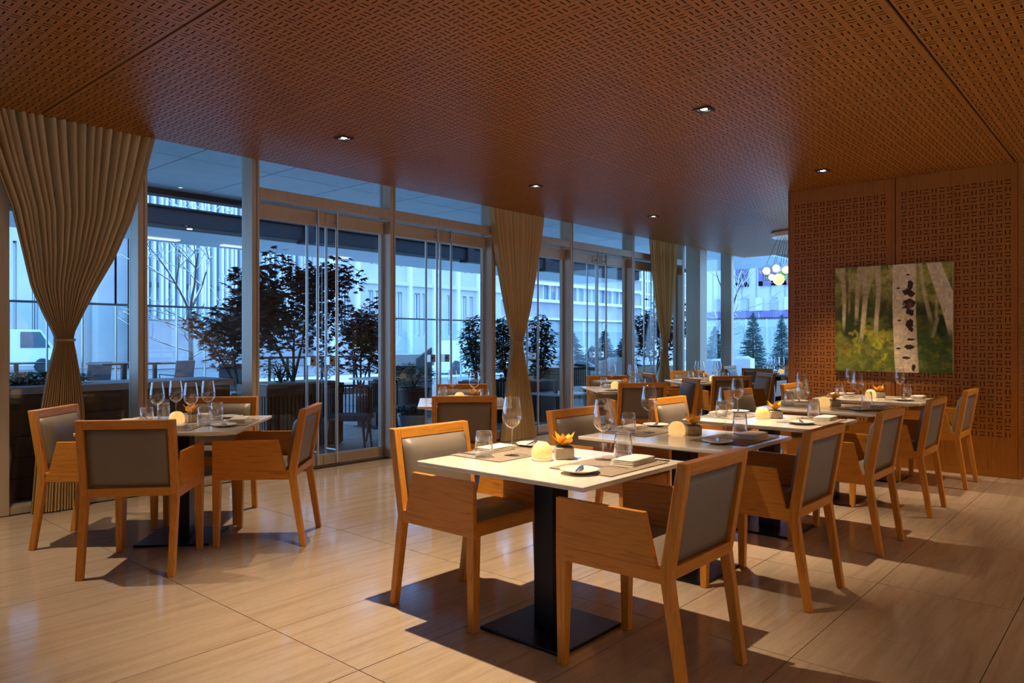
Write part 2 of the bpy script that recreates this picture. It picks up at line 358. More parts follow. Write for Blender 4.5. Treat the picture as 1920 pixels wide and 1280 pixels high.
# end window wall
for k, (y1, y0) in enumerate(((YW, 5.0), (4.93, 3.6), (3.53, 2.0))):
    w = struct('window_%d' % wn[0], box_mesh('pane', XEND, XEND+.012, y0, y1, .05, ZT, M['pane'])); wn[0] += 1
    link('window_sill', box_mesh('sill', XEND-.05, XEND+.06, y0, y1, 0, .05, M['frame']), w)
for y in (5.0, 3.6): trim(MB().box(XEND-.06, XEND+.06, y-.07, y, 0, ZT))
struct('wall_end', box_mesh('wall_end', XEND, XEND+.2, -4.0, 2.0, -.1, 3.2, M['panel_z']))
struct('trim_60', box_mesh('end_head', XEND-.02, XEND+.05, 2.0, YW, CEIL+.02, 3.22, M['frame']))

# ------------------------------------------------------------------ picture
def picture():
    Y0, Y1, Z0, Z1 = 1.489, 2.580, .964, 2.052
    t = thing('canvas_print', 'large unframed print of white birch trunks in a green wood', 'picture', (XP-.006, (Y0+Y1)/2, Z0))
    link('canvas', box_mesh('canvas', -.034, 0, -(Y1-Y0)/2, (Y1-Y0)/2, 0, Z1-Z0, M['china'], .002), t)
    nx = ny = 230
    U, V = np.meshgrid((np.arange(nx)+.5)/nx, (np.arange(ny)+.5)/ny)      # U left to right as seen, V bottom to top
    def vnoise(fx, fy, seed):
        r = np.random.default_rng(seed); g = r.random((int(fy)+3, int(fx)+3))
        x = U*fx; y = V*fy; xi = x.astype(int); yi = y.astype(int); a = x-xi; b = y-yi; a = a*a*(3-2*a); b = b*b*(3-2*b)
        return (g[yi,xi]*(1-a)+g[yi,xi+1]*a)*(1-b)+(g[yi+1,xi]*(1-a)+g[yi+1,xi+1]*a)*b
    def fb(f, seed, ar=1.0): return .5*vnoise(f*ar,f,seed)+.3*vnoise(2*f*ar,2*f,seed+1)+.2*vnoise(4*f*ar,4*f,seed+2)
    def mixc(c, d, f): return c*(1-f[...,None]) + np.array(d)*f[...,None]
    ss = lambda e0, e1, x: (lambda t: t*t*(3-2*t))(np.clip((x-e0)/(e1-e0), 0, 1))
    C = np.ones((ny,nx,3))*np.array((.16,.19,.035))
    n1 = fb(9,1); n2 = fb(22,5); n3 = fb(5,9)
    C = mixc(C, (.36,.36,.10), ss(.35,.8,V)*ss(.3,.6,n1))
    C = mixc(C, (.50,.46,.22), ss(.55,1.0,V)*ss(.45,.62,fb(14,21,2))*(U<.6))
    C = mixc(C, (.020,.035,.008), ss(.46,.60,n3)*ss(.9,.45,V)*ss(.12,.35,V))
    C = mixc(C, (.028,.045,.01), np.exp(-((U-.50)/.14)**2-((V-.50)/.2)**2)*.9)
    C = mixc(C, (.028,.04,.01), np.exp(-((U-.22)/.12)**2-((V-.52)/.14)**2)*.75)
    C = mixc(C, (.02,.03,.008), np.exp(-((U-.78)/.07)**2-((V-.5)/.15)**2)*.7)
    def trunk(u0, v0, u1, v1, w0, w1, col, soft, al=1.0):
        global_t = (V-v0)/(v1-v0); cu = u0+(u1-u0)*global_t + .006*np.sin(9*V+u0*20); w = w0+(w1-w0)*np.clip(global_t,0,1)
        f = ss(w+soft, w-soft*.3, np.abs(U-cu))*ss(0,.22,global_t)*(global_t<1.001)
        return mixc(C, col, f*al)
    for (a,b,c,d,w0,w1,al) in ((.085,.35,.07,1,.008,.020,.8),(.185,.45,.23,1,.011,.020,.75),(.225,.25,.285,.72,.016,.019,.85),(.285,.70,.25,1,.018,.026,.85),(.285,.70,.335,1,.014,.014,.6),(.372,.30,.39,1,.014,.019,.9),(.12,.5,.14,1,.004,.007,.35),(.83,.42,.74,1,.014,.012,.6),(.87,.45,.885,.75,.010,.008,.5),(.83,.30,.88,.5,.010,.010,.4)):
        C = trunk(a,b,c,d,w0,w1,(.56,.50,.38),.010,al)
    C = mixc(C, (.38,.40,.045), ss(.50,.58,fb(11,31))*ss(.55,.3,V)*ss(.02,.2,V)*.85*(np.exp(-((U-.36)/.3)**2)))
    C = mixc(C, (.46,.44,.04), np.exp(-((U-.42)/.10)**2-((V-.22)/.13)**2)*ss(.42,.56,n2)*.9)
    C = mixc(C, (.06,.10,.018), ss(.5,.6,fb(16,41))*ss(.5,.1,V)*.7)
    C = mixc(C, (.05,.11,.025), ((U>.72)*ss(.5,.3,V)*ss(.4,.55,fb(13,51)))*.8)
    C = mixc(C, (.16,.085,.02), np.exp(-((U-.1)/.06)**2-((V-.22)/.07)**2)*.6)
    C = mixc(C, (.75,.22,.02), np.exp(-((U-.275)/.012)**2-((V-.385)/.012)**2))
    C = trunk(1.06,.30,.84,1.05,.075,.055,(.66,.60,.50),.006)
    m = ss(.10,.094,np.abs(U-(.613+.02*(1-V)-.012*np.sin(V*3))))
    C = mixc(C, (.72,.66,.56), m); C = mixc(C, (.56,.50,.42), m*ss(.06,.1,U-.615)*.7)
    for (u,v,a,b,th) in ((.66,.80,.022,.05,.42),(.63,.745,.035,.03,.45),(.67,.72,.03,.03,.5),(.648,.62,.052,.065,.36),(.655,.56,.035,.04,.45),(.655,.455,.03,.055,.42),(.665,.40,.022,.025,.45),(.665,.305,.040,.010,.3),(.655,.235,.038,.022,.40),(.63,.135,.032,.011,.3),(.685,.05,.016,.04,.38),(.64,.90,.016,.008,.45),(.57,.48,.014,.008,.45),(.565,.22,.024,.009,.5),(.56,.78,.014,.007,.5)):
        e = ((U-u)/a)**2+((V-v)/b)**2; C = mixc(C, (.045,.025,.02), m*ss(1.25,.7,e+ (fb(34,61)-.5)*2.2))
    C = mixc(C, (.30,.14,.06), m*np.exp(-((U-.655)/.02)**2-((V-.62)/.03)**2)*.5)
    C = C*(.62+.76*fb(45,71)[...,None]); C = np.clip(C*np.array((1.0,.86,.62)), 0, 1)
    vs = []; W_, H_ = Y1-Y0, Z1-Z0
    vy = W_/2 - np.arange(nx+1)/nx*W_; vz = np.arange(ny+1)/ny*H_
    YY, ZZ = np.meshgrid(vy, vz); P = np.stack([np.full_like(YY,-.0345), YY, ZZ], -1).reshape(-1,3)
    idx = np.arange((nx+1)*(ny+1)).reshape(ny+1,nx+1); F = np.stack([idx[:-1,:-1],idx[:-1,1:],idx[1:,1:],idx[1:,:-1]],-1).reshape(-1,4)
    me = bpy.data.meshes.new('print'); me.from_pydata(P.tolist(), [], F.tolist())
    at_ = me.attributes.new('ink', 'FLOAT_COLOR', 'FACE'); rgba = np.concatenate([C.reshape(-1,3), np.ones((nx*ny,1))],1).astype(np.float32)
    at_.data.foreach_set('color', rgba.ravel())
    m_ = mat('printed_ink', (.5,.5,.5), .6, spec=.25); n, l, b = nodes(m_); an = n.new('ShaderNodeAttribute'); an.attribute_name = 'ink'; l.new(an.outputs['Color'], b.inputs['Base Color'])
    me.materials.append(m_); link('printed_face', me, t)
picture()

# ------------------------------------------------------------------ downlights
def loop_mesh(name, s, h, inner, m): 
    mb = MB(); mb.box(-s,s,-s,-inner,-h,0).box(-s,s,inner,s,-h,0).box(-s,-inner,-inner,inner,-h,0).box(inner,s,-inner,inner,-h,0)
    return mb.mesh(name, m)
dl_frame = loop_mesh('downlight_frame', .058, .012, .036, M['black_metal'])
dl_plate = box_mesh('downlight_recess', -.036, .036, -.036, .036, -.003, 0, M['black_metal'])
dl_lens = MB().lathe([(0,-.0075),(.019,-.0075),(.024,-.0045),(.024,-.003),(0,-.003)], 20).mesh('downlight_lens', M['lamp'])
def downlight(x, y, label, power=1.0, size=78):
    t = thing('recessed_downlight', label, 'downlight', (x, y, CEIL), 0, 'recessed downlights in the slotted ceiling')
    link('frame', dl_frame, t); link('recess', dl_plate, t); link('lens', dl_lens, t)
    L = bpy.data.lights.new('downlight_beam', 'SPOT'); L.energy = SPOT_W*power; L.color = WARM; L.spot_size = math.radians(size); L.spot_blend = .9; L.shadow_soft_size = .018
    link('beam', L, t, (0, 0, -.03))
downlight(3.612, 4.995, 'square black downlight in ceiling above glass doors, leftmost in view', 1.0)
downlight(6.074, 4.995, 'square black downlight in ceiling above middle curtain', 1.0)
downlight(8.578, 5.03, 'small distant square downlight in ceiling nearest the third curtain', 1.0)
downlight(4.864, 2.44, 'largest square black downlight, in ceiling above the right-hand row of tables', 2.1, 66)
downlight(7.365, 2.447, 'square black downlight in ceiling close to the slotted wall', 1.3, 70)
downlight(2.38, 2.45, 'square black downlight directly above the nearest table', 1.9, 72)
downlight(1.08, 5.0, 'square black downlight above the left table, beside the first curtain', .9)
downlight(7.2, .15, 'square black downlight above the aisle beside the last chairs', .85)
downlight(4.3, -.3, 'square black downlight above the aisle beside the nearest chairs', .25)
downlight(1.0, .6, 'unseen fill downlight added above the photographer', .12)  # weak fill lamp added out of view
downlight(-.6, 3.2, 'unseen fill downlight added near the left end of the room', .2)  # another unseen lamp, added only for fill at the left
downlight(11.3, 3.9, 'unseen square downlight hidden behind the slotted wall, near the farthest table', .8)  # unseen lamp, kept out of sight behind the slotted wall

for k, x in enumerate((-2.6, -.1, 2.4, 4.9, 7.4)):  # unseen lamps added so the back wall bounces warm fill
    downlight(x, -3.0, ('first','second','third','fourth','fifth')[k] + ' added unseen fill downlight washing the oak wall behind the camera', 2.4, 96)

# ------------------------------------------------------------------ curtains
def curtain(label, prof, y0, nfold, amp, seed, tie_z, zb, zt):
    r = random.Random(seed)
    t = thing('curtain', label, 'curtain', ((prof[0][1]+prof[0][2])/2, y0, 0), 0, 'tied linen curtains')
    bx = (prof[0][1]+prof[0][2])/2
    zs = sorted(p[0] for p in prof); nu = nfold*10; nz = 64
    ph = [r.uniform(0, 6.28) for _ in range(3)]
    warp = [0]
    for k in range(nfold): warp.append(warp[-1] + r.uniform(.6, 1.4))
    tot = warp[-1]; famp = [r.uniform(.55, 1.1) for _ in range(nfold+1)]
    P = sorted(prof)
    def interp(z):
        for a, b in zip(P, P[1:]):
            if a[0] <= z <= b[0]:
                f = (z-a[0])/(b[0]-a[0]); return a[1]+(b[1]-a[1])*f, a[2]+(b[2]-a[2])*f
        return P[-1][1:] if z > P[-1][0] else P[0][1:]
    vs = []; fs = []
    wtop = P[-1][2]-P[-1][1]
    for j in range(nz+1):
        z = zb + (zt-zb)*j/nz; l_, r_ = interp(z); w = r_-l_
        pinch = max(.28, min(1.0, w/wtop))
        for i in range(nu+1):
            s = i/nu*tot; k = 0
            while k < nfold-1 and warp[k+1] < s: k += 1
            f = (s-warp[k])/(warp[k+1]-warp[k])
            u = i/nu
            y = -math.cos(2*math.pi*f)*amp*famp[k]*(.35+.65*pinch)
            y += -.035*math.sin(math.pi*u)*(1-pinch)                       # gathered bundle bulges into the room
            x = l_ + w*u + math.sin(2*math.pi*f)*w/nfold*.16 
            vs.append((x-bx, y, z))
    for j in range(nz):
        for i in range(nu):
            a = j*(nu+1)+i; fs.append((a, a+1, a+nu+2, a+nu+1))
    me = MB().add(vs, fs).mesh('cloth', M['curtain'], smooth=True, fix=False); link('cloth', me, t)
    l_, r_ = interp(tie_z); tb = MB(); n = 24
    for (zz) in (0,):
        ring = [((l_+r_)/2-bx + (r_-l_)/2*1.06*math.cos(a), -.02 + (amp*1.15+.03)*math.sin(a), tie_z) for a in [2*math.pi*q/n for q in range(n+1)]]
        tb.tube(ring, .011, 6)
    link('tieback', tb.mesh('tieback', M['curtain'], smooth=True), t)
    return t
def cprof(pts, Y):                      # (pixel y, left px, right px) measured on the curtain plane
    out = []
    for py, a, b in pts:
        c = on_y((a+b)/2, py, Y); out.append((c.z, on_y(a, py, Y).x, on_y(b, py, Y).x))
    return out
c1 = cprof([(200,-62,290),(300,-25,268),(400,18,242),(480,40,210),(540,56,177),(590,80,152),(622,98,137),(637,104,134),(655,100,138),(700,88,146),(760,77,154),(860,65,158),(952,57,160)], 6.24)
curtain('wide tan linen curtain tied at the waist at far left', c1, 6.235, 19, .07, 3, on_y(120,637,6.24).z, .01, 3.19)
c2 = cprof([(385,916,1016),(450,924,1010),(520,936,1000),(580,947,991),(625,957,982),(641,960,976),(660,957,979),(720,950,990),(790,943,998),(838,938,1004)], 6.24)
curtain('tan curtain tied at the waist between second and third double doors', c2, 6.235, 16, .06, 5, on_y(968,641,6.24).z, .01, 3.19)
c3 = cprof([(435,1215,1268),(520,1222,1264),(600,1232,1257),(635,1240,1252),(650,1242,1250),(665,1239,1251),(720,1233,1255),(780,1228,1260)], 6.24)
curtain('narrow tied tan curtain farthest down the window wall', c3, 6.235, 13, .05, 8, on_y(1246,650,6.24).z, .01, 3.19)

# ------------------------------------------------------------------ armchair
def chair_meshes():
    d = {}; X = .2525
    def slant(z): return -.235 - (z-.44)/(.41)*.07 if z > .44 else -.300 + z/.44*.065     # back line of the rear post
    post = [(-.300,0),(-.266,0),(-.192,.45),(-.262,.852),(-.305,.852),(-.238,.44)]
    for s, k in ((-1,'l'),(1,'r')):
        a, b = (-X, -X+.038) if s < 0 else (X-.038, X)
        d['rear_leg_'+k] = MB().prism_x(post, a, b).mesh('rear_leg', M['oak_z'], bevel=.004)
        a, b = (-X, -X+.022) if s < 0 else (X-.022, X)
        d['arm_'+k] = MB().prism_x([(.27,.472),(.27,.660),(-.132,.660),(-.180,.472)], a, b).mesh('arm_panel', M['oak_y'], bevel=.003)
        a, b = (-X, -X+.032) if s < 0 else (X-.032, X)
        d['rail_'+k] = MB().box(a, b, -.205, .27, .415, .473).mesh('side_rail', M['oak_y'], bevel=.003)
        t = (-X, -X+.048, .222, .27) if s < 0 else (X-.048, X, .222, .27)
        f = (-X+.004, -X+.038, .232, .266) if s < 0 else (X-.038, X-.004, .232, .266)
        d['leg_'+k] = MB().frustum(f, t, 0, .42).mesh('front_leg', M['oak_z'], bevel=.003)
    d['front_rail'] = MB().box(-X+.032, X-.032, .235, .264, .415, .473).mesh('front_rail', M['oak_x'], bevel=.003)
    d['back_rail'] = MB().prism_x([(-.237,.43),(-.190,.43),(-.194,.478),(-.243,.478)], -X+.038, X-.038).mesh('lower_back_rail', M['oak_x'], bevel=.003)
    d['top_rail'] = MB().prism_x([(-.297,.803),(-.254,.803),(-.262,.851),(-.305,.851)], -X+.038, X-.038).mesh('top_back_rail', M['oak_x'], bevel=.003)
    # padded back: slab along the slanted frame, fuller towards the sitter
    mb = MB(); nx, nz = 10, 8; hw = X-.042
    def grid(front):
        vs = []
        for j in range(nz+1):
            for i in range(nx+1):
                u, v = i/nx, j/nz; x = -hw + 2*hw*u; z = .484 + (.800-.484)*v
                yb = -.232 - (z-.44)/.41*.07
                e = min(1, min(u,1-u)*7)**.5 * min(1, min(v,1-v)*7)**.5
                vs.append((x, yb + (.052+.034*e if front else .012 - .004*e), z))
        return vs
    F, B = grid(True), grid(False); n = nx+1; o = len(F); fs = []
    for j in range(nz):
        for i in range(nx):
            a = j*n+i; fs.append((a, a+1, a+n+1, a+n)); fs.append((o+a, o+a+n, o+a+n+1, o+a+1))
    rim = [i for i in range(n)] + [j*n+nx for j in range(1,nz+1)] + [nz*n+i for i in range(nx-1,-1,-1)] + [j*n for j in range(nz-1,0,-1)]
    for a, b in zip(rim, rim[1:]+rim[:1]): fs.append((a, b, o+b, o+a))
    d['pad'] = MB().add(F+B, fs).mesh('back_pad', M['leather'], smooth=True)
    mb = MB(); vs = []; n = 9
    for j in range(n):
        for i in range(n):
            u, v = i/(n-1), j/(n-1); e = min(1, min(u,1-u)*7)**.5 * min(1, min(v,1-v)*7)**.5
            vs.append((-.222+.444*u, -.188+.44*v, .462+.042*e))
    fs = [(j*n+i, j*n+i+1, (j+1)*n+i+1, (j+1)*n+i) for j in range(n-1) for i in range(n-1)]
    mb.add(vs, fs); mb.box(-.22,.22,-.186,.25,.43,.463)
    d['seat'] = mb.mesh('seat_pad', M['leather'], smooth=True)
    return d
CH = chair_meshes()
CH_PARTS = [('rear_leg','rear_leg_l'),('rear_leg','rear_leg_r'),('front_leg','leg_l'),('front_leg','leg_r'),('arm_panel','arm_l'),('arm_panel','arm_r'),('side_rail','rail_l'),('side_rail','rail_r'),('front_rail','front_rail'),('lower_back_rail','back_rail'),('top_back_rail','top_rail'),('back_pad','pad'),('seat_pad','seat')]
def chair(x, y, fx, fy, label):
    t = thing('armchair', label, 'armchair', (x, y, .001), math.atan2(-fx, fy), 'oak armchairs with taupe leather pads')
    for n, k in CH_PARTS: link(n, CH[k], t)
    return t

# ------------------------------------------------------------------ tables
ZTOP = .742
def table(x, y, rz, w, l, label):
    t = thing('dining_table', label, 'table', (x, y, .001), rz, 'cream topped pedestal tables')
    mb = MB().box(-w/2, w/2, -l/2, l/2, ZTOP-.021, ZTOP-.001)
    link('table_top', mb.mesh('table_top', M['quartz'], bevel=.004), t)
    link('under_top', MB().frustum((-w/2+.09,w/2-.09,-l/2+.09,l/2-.09), (-w/2+.03,w/2-.03,-l/2+.03,l/2-.03), ZTOP-.038, ZTOP-.021).mesh('under_top', M['quartz']), t)
    link('column', box_mesh('column', -.055, .055, -.055, .055, .014, ZTOP-.036, M['black_steel'], .004), t)
    link('base_plate', box_mesh('base_plate', -.225, .225, -.225, .225, 0, .014, M['black_steel'], .003), t)
    return t

# ------------------------------------------------------------------ tableware
def resample(p): return p
wine_bowl = MB().lathe([(.0,.128),(.012,.129),(.026,.137),(.039,.153),(.0455,.175),(.0455,.192),(.042,.222),(.037,.250),(.0335,.270)], 28).mesh('wine_bowl', M['crystal'], smooth=True)
wine_rim = MB().lathe([(.0335,.270),(.0328,.2712),(.0322,.270)], 28).mesh('rim', M['crystal'], smooth=True)
wine_stem = MB().lathe([(.004,.003),(.0034,.02),(.003,.07),(.0034,.115),(.010,.1285)], 12).mesh('wine_stem', M['crystal'], smooth=True)
wine_foot = MB().lathe([(0,0),(.036,0),(.0375,.001),(.030,.0025),(.008,.0045),(.004,.006),(0,.006)], 28).mesh('wine_foot', M['crystal'], smooth=True)
tumbler_wall = MB().lathe([(.030,.001),(.037,.006),(.0425,.022),(.043,.035),(.040,.075),(.0355,.118),(.0348,.118),(.039,.075),(.0415,.036),(.040,.024),(.034,.015),(0,.013)], 28).mesh('tumbler_wall', M['crystal'], smooth=True)
tumbler_rim = MB().lathe([(.0362,.1175),(.0352,.1192),(.0342,.1175),(.0352,.1168),(.0362,.1175)], 28).mesh('tumbler_rim', M['crystal'], smooth=True)
tumbler_base = MB().lathe([(0,0),(.030,0),(.033,.006),(.030,.011),(0,.0115)], 28).mesh('tumbler_base', M['crystal'], smooth=True)
plate_me = MB().lathe([(0,.002),(.030,.002),(.040,0),(.046,.003),(.062,.008),(.080,.0135),(.081,.0155),(.079,.0165),(.060,.0115),(.048,.008),(.020,.0065),(0,.0065)], 40).mesh('bread_plate', M['china'], smooth=True)
def knife_mesh(L=.215):
    mb = MB(); n = 14; P = []
    for i in range(n+1):
        t = i/n; y = -L/2 + L*t
        if t < .5: w, h = .0045 + .0012*math.sin(t*6), .0035
        else:
            s = (t-.5)/.5; w, h = .0085*(1-s**4)+.0008, .0012
        P.append((y, w, h))
    vs = []; fs = []
    for y, w, h in P: vs += [(-w, y, 0), (w, y, 0), (w*.8, y, h), (-w*.8, y, h)]
    for i in range(n):
        for k in range(4): fs.append((i*4+k, i*4+(k+1)%4, i*4+4+(k+1)%4, i*4+4+k))
    fs += [(3,2,1,0), (n*4, n*4+1, n*4+2, n*4+3)]
    return mb.add(vs, fs).mesh('knife', M['cutlery'])
def fork_mesh(L=.195):
    mb = MB(); n = 10; P = []
    for i in range(n+1):
        t = i/n; y = -L/2 + L*.7*t
        w = .0048 - .0028*min(1, t*1.6) if t < .75 else .002 + .0095*((t-.75)/.25)
        P.append((y, w, .0022 + .004*math.sin(math.pi*t)))
    vs = []; fs = []
    for y, w, h in P: vs += [(-w, y, h-.0018), (w, y, h-.0018), (w, y, h), (-w, y, h)]
    for i in range(n):
        for k in range(4): fs.append((i*4+k, i*4+(k+1)%4, i*4+4+(k+1)%4, i*4+4+k))
    fs += [(3,2,1,0), (n*4, n*4+1, n*4+2, n*4+3)]; mb.add(vs, fs)
    y0 = -L/2 + L*.7
    for k in range(4):
        x = -.0098 + k*.0053; mb.frustum((x, x+.0036, 0, .0015), (x+.0008, x+.0028, 0, .0015), 0, 1)
        for q in range(len(mb.v)-8, len(mb.v)):
            X, Y, Z = mb.v[q]; mb.v[q] = (X, y0 - .003 + Z*L*.3, .0008 + Y + .003*math.sin(Z*2.2))
    return mb.mesh('fork', M['cutlery'])
def napkin_mesh():
    mb = MB(); nx, ny = 14, 8
    for k in range(4):
        z0 = .0035*k*2; ins = .003*k
        vs = []; fs = []
        for top in (0, 1):
            for j in range(ny+1):
                for i in range(nx+1):
                    u, v = i/nx, j/ny; x = (-.105+ins)+(.21-2*ins)*u; y = (-.058+ins*.6)+(.116-1.2*ins)*v
                    e = min(1, min(u,1-u)*9, min(v,1-v)*6)
                    vs.append((x, y, z0 + (.0062*(.35+.65*e) if top else 0) + .0012*math.sin(u*9+k)*math.sin(v*4+k)*top))
        n = nx+1; o = n*(ny+1)
        for j in range(ny):
            for i in range(nx):
                a = j*n+i; fs += [(a, a+n, a+n+1, a+1), (o+a, o+a+1, o+a+n+1, o+a+n)]
        rim = [i for i in range(n)] + [j*n+nx for j in range(1,ny+1)] + [ny*n+i for i in range(nx-1,-1,-1)] + [j*n for j in range(ny-1,0,-1)]
        for a, b in zip(rim, rim[1:]+rim[:1]): fs.append((a, b, o+b, o+a))
        mb.add(vs, fs)
    return mb.mesh('napkin', M['linen'], smooth=True)
KNIFE, FORK, NAPKIN, BUTTER = knife_mesh(), fork_mesh(), napkin_mesh(), knife_mesh(.165)
MATS = {}
def mat_mesh(w, l):
    if (w,l) not in MATS: MATS[(w,l)] = box_mesh('placemat', -w/2, w/2, -l/2, l/2, 0, .0025, M['woven'])
    return MATS[(w,l)]
globe_me = MB().lathe([(.044,.012),(.0475,.022),(.048,.032),(.0465,.044),(.042,.057),(.034,.069),(.022,.077),(.008,.0800),(0,.0802)], 28).mesh('candle_globe', M['candle'], smooth=True)
dish_me = MB().lathe([(0,0),(.036,0),(.045,.004),(.0485,.010),(.046,.0135),(0,.0135)], 28).mesh('candle_dish', M['candle_dim'], smooth=True)
pot_me = MB().box(-.042,.042,-.042,.042,0,.052).mesh('concrete_pot', M['concrete'], bevel=.005)
soil_me = box_mesh('moss', -.035,.035,-.035,.035,.0525,.055, M['leaf'])
def petal_mesh(L, w, lift, curl):
    mb = MB(); n, k = 7, 4; vs = []; fs = []
    for j in range(n+1):
        t = j/n; ww = w*math.sin(math.pi*(.08+.92*t)**.8)*(1 if t < .97 else .4)
        for i in range(k+1):
            s = i/k*2-1
            vs.append((s*ww, L*t*(1-.15*t*curl), lift*t + curl*.012*t*t + .006*s*s*(1-.4*t)))
    for j in range(n):
        for i in range(k):
            a = j*(k+1)+i; fs.append((a, a+1, a+k+2, a+k+1))
    return mb.add(vs, fs).mesh('petal', M['petal'], smooth=True)
PETAL = [petal_mesh(.066,.027,.036,1.0), petal_mesh(.058,.021,.056,.5)]
HEART = MB().lathe([(0,0),(.009,.004),(.012,.014),(.008,.024),(0,.028)], 12).mesh('flower_heart', M['petal_heart'], smooth=True)

GRP = dict(mat='woven placemats', plate='bread plates', napkin='folded napkins', wine='wine glasses on the tables', tumbler='water tumblers on the tables', knife='dinner knives', fork='dinner forks', butter='butter knives', candle='glowing candle globes', flower='orchids in concrete pots')
def put(kind, tx, ty, rz, lx, ly, z, lr, label):
    c, s = math.cos(rz), math.sin(rz); p = (tx + c*lx - s*ly, ty + s*lx + c*ly, z + .0015); r = rz + lr
    if kind == 'wine':
        t = thing('wine_glass', label, 'wine glass', p, r, GRP[kind])
        for n, m in (('bowl',wine_bowl),('rim',wine_rim),('stem',wine_stem),('foot',wine_foot)): link(n, m, t)
    elif kind == 'tumbler':
        t = thing('water_tumbler', label, 'tumbler', p, r, GRP[kind]); link('tumbler_wall', tumbler_wall, t); link('thick_base', tumbler_base, t); link('rim', tumbler_rim, t)
    elif kind == 'candle':
        t = thing('candle_globe', label, 'candle', p, r, GRP[kind]); link('dish', dish_me, t); link('glass_globe', globe_me, t)
    elif kind == 'flower':
        t = thing('potted_orchid', label, 'flower pot', p, r, GRP[kind]); link('concrete_pot', pot_me, t); link('moss', soil_me, t)
        for k in range(6):
            o = link('petal', PETAL[k%2], t, (0,0,.055), k*1.05 + (.3 if k%2 else 0))
        link('flower_heart', HEART, t, (0,0,.066))
    else:
        me, nm, cat = dict(plate=(plate_me,'bread_plate','plate'), napkin=(NAPKIN,'napkin','napkin'), knife=(KNIFE,'dinner_knife','knife'), fork=(FORK,'dinner_fork','fork'), butter=(BUTTER,'butter_knife','knife')).get(kind, (None,'placemat','placemat'))
        if me is None: me = mat_mesh(*kind[1:]); g = GRP['mat']
        else: g = GRP[kind]
        tag(link(nm, me, None, p, r), label, cat, g)

LAY_A = [('mat',.07,-.265,.0,0),('plate',-.165,-.275,.0025,0),('butter',-.165,-.275,.0185,-1.1),('napkin',.18,-.315,.0025,.05),('fork',.005,-.285,.0025,.42),('knife',.325,-.30,.0005,.05),('wine',.165,-.165,.0025,0),('tumbler',.268,-.205,.0025,0)]
LAY_B = [('mat',-.04,-.30,.0,0),('plate',-.30,-.36,.0005,0),('butter',-.30,-.36,.0165,-1.2),('napkin',-.04,-.375,.0025,.05),('fork',-.20,-.30,.0025,.35),('knife',.115,-.35,.0025,.08),('wine',.01,-.225,.0025,0),('tumbler',.135,-.285,.0025,0)]
LAY_C = [('mat4',0,-.31,.0,0),('plate',-.215,-.315,.0005,0),('butter',-.215,-.315,.0165,-1.1),('napkin',.03,-.345,.0025,.05),('fork',-.09,-.32,.0025,.1),('knife',.152,-.31,.0025,0),('wine',.09,-.13,.0005,0),('tumbler',.18,-.16,.0005,0)]
WORD = dict(mat='brown woven placemat', mat4='brown woven placemat', plate='small white bread plate', butter='butter knife laid across the bread plate', napkin='folded cream napkin', fork='steel dinner fork', knife='steel dinner knife', wine='tall empty wine glass', tumbler='water tumbler')
def setting(tx, ty, rz, seat_rot, lay, where, only=None):
    r = rz + seat_rot
    for kind, lx, ly, dz, lr in lay:
        if only and kind not in only: continue
        k = (kind, .45, .31) if kind == 'mat' else (kind, .35, .26) if kind == 'mat4' else kind
        put(k, tx, ty, r, lx, ly, ZTOP+dz, lr, WORD[kind] + ' ' + where)
def centre(tx, ty, rz, where, cx=-.01, cy=.045, fx=.095, fy=.0, fr=.75):
    put('candle', tx, ty, rz, cx, cy, ZTOP, 0, 'glowing crackle-glass candle globe ' + where)
    put('flower', tx, ty, rz, fx, fy, ZTOP, fr, 'orange orchid in small concrete pot ' + where)

ROW = [(2.582, 2.033, 'nearest table'), (3.755, 2.0, 'second table of right-hand row'), (4.955, 2.0, 'third table of right-hand row'), (6.20, 2.0, 'fourth table of right-hand row'), (7.46, 1.99, 'last table before slotted wall')]
TLAB = ['nearest cream table on black pedestal, laid for two', 'second cream table of the right-hand row, behind the nearest', 'third cream table of the right-hand row, brightly lit', 'fourth cream table of the right-hand row, dimly lit', 'last cream table of the row, under the birch print']
CAX = [2.555, 3.765, 4.965, 6.23, 7.56]; CBX = [2.545, 3.765, 4.965, 6.21, 7.46]
for i, (x, y, ph) in enumerate(ROW):
    table(x, y, 0, .78, .915, TLAB[i])
    setting(x, y, 0, 0, LAY_A, 'at aisle seat of ' + ph); setting(x, y, 0, math.pi, LAY_B, 'at window seat of ' + ph)
    centre(x, y, 0, 'on ' + ph)
    chair(CAX[i], 1.52, 0, 1, 'oak armchair on aisle side of ' + ph); chair(CBX[i], 2.505, 0, -1, 'oak armchair on window side of ' + ph)

def ang(d): return math.atan2(-d[0], d[1])
D = Vector((.68,.733)).normalized(); N = Vector((D.y, -D.x))
# left table with four chairs
L = (2.19, 4.77); rzL = ang(D)
table(L[0], L[1], rzL, .92, .95, 'cream table at far left set diagonally, laid for four')
for rot, ph in ((0,'near seat'),(math.pi,'far seat'),(math.pi/2,'right seat'),(-math.pi/2,'left seat')):
    setting(L[0], L[1], rzL, rot, LAY_C, 'at %s of far-left table' % ph)
centre(L[0], L[1], rzL, 'on far-left table', -.03, -.03, .03, .07)
chair(1.793, 4.386, .66, .75, 'oak armchair with its back to camera at far-left table')
chair(2.565, 4.380, -.70, .714, 'oak armchair on right side of far-left table')
chair(1.815, 5.137, .70, -.714, 'oak armchair on left side of far-left table, by curtain')
chair(2.585, 5.17, -.68, -.733, 'oak armchair on window side of far-left table')
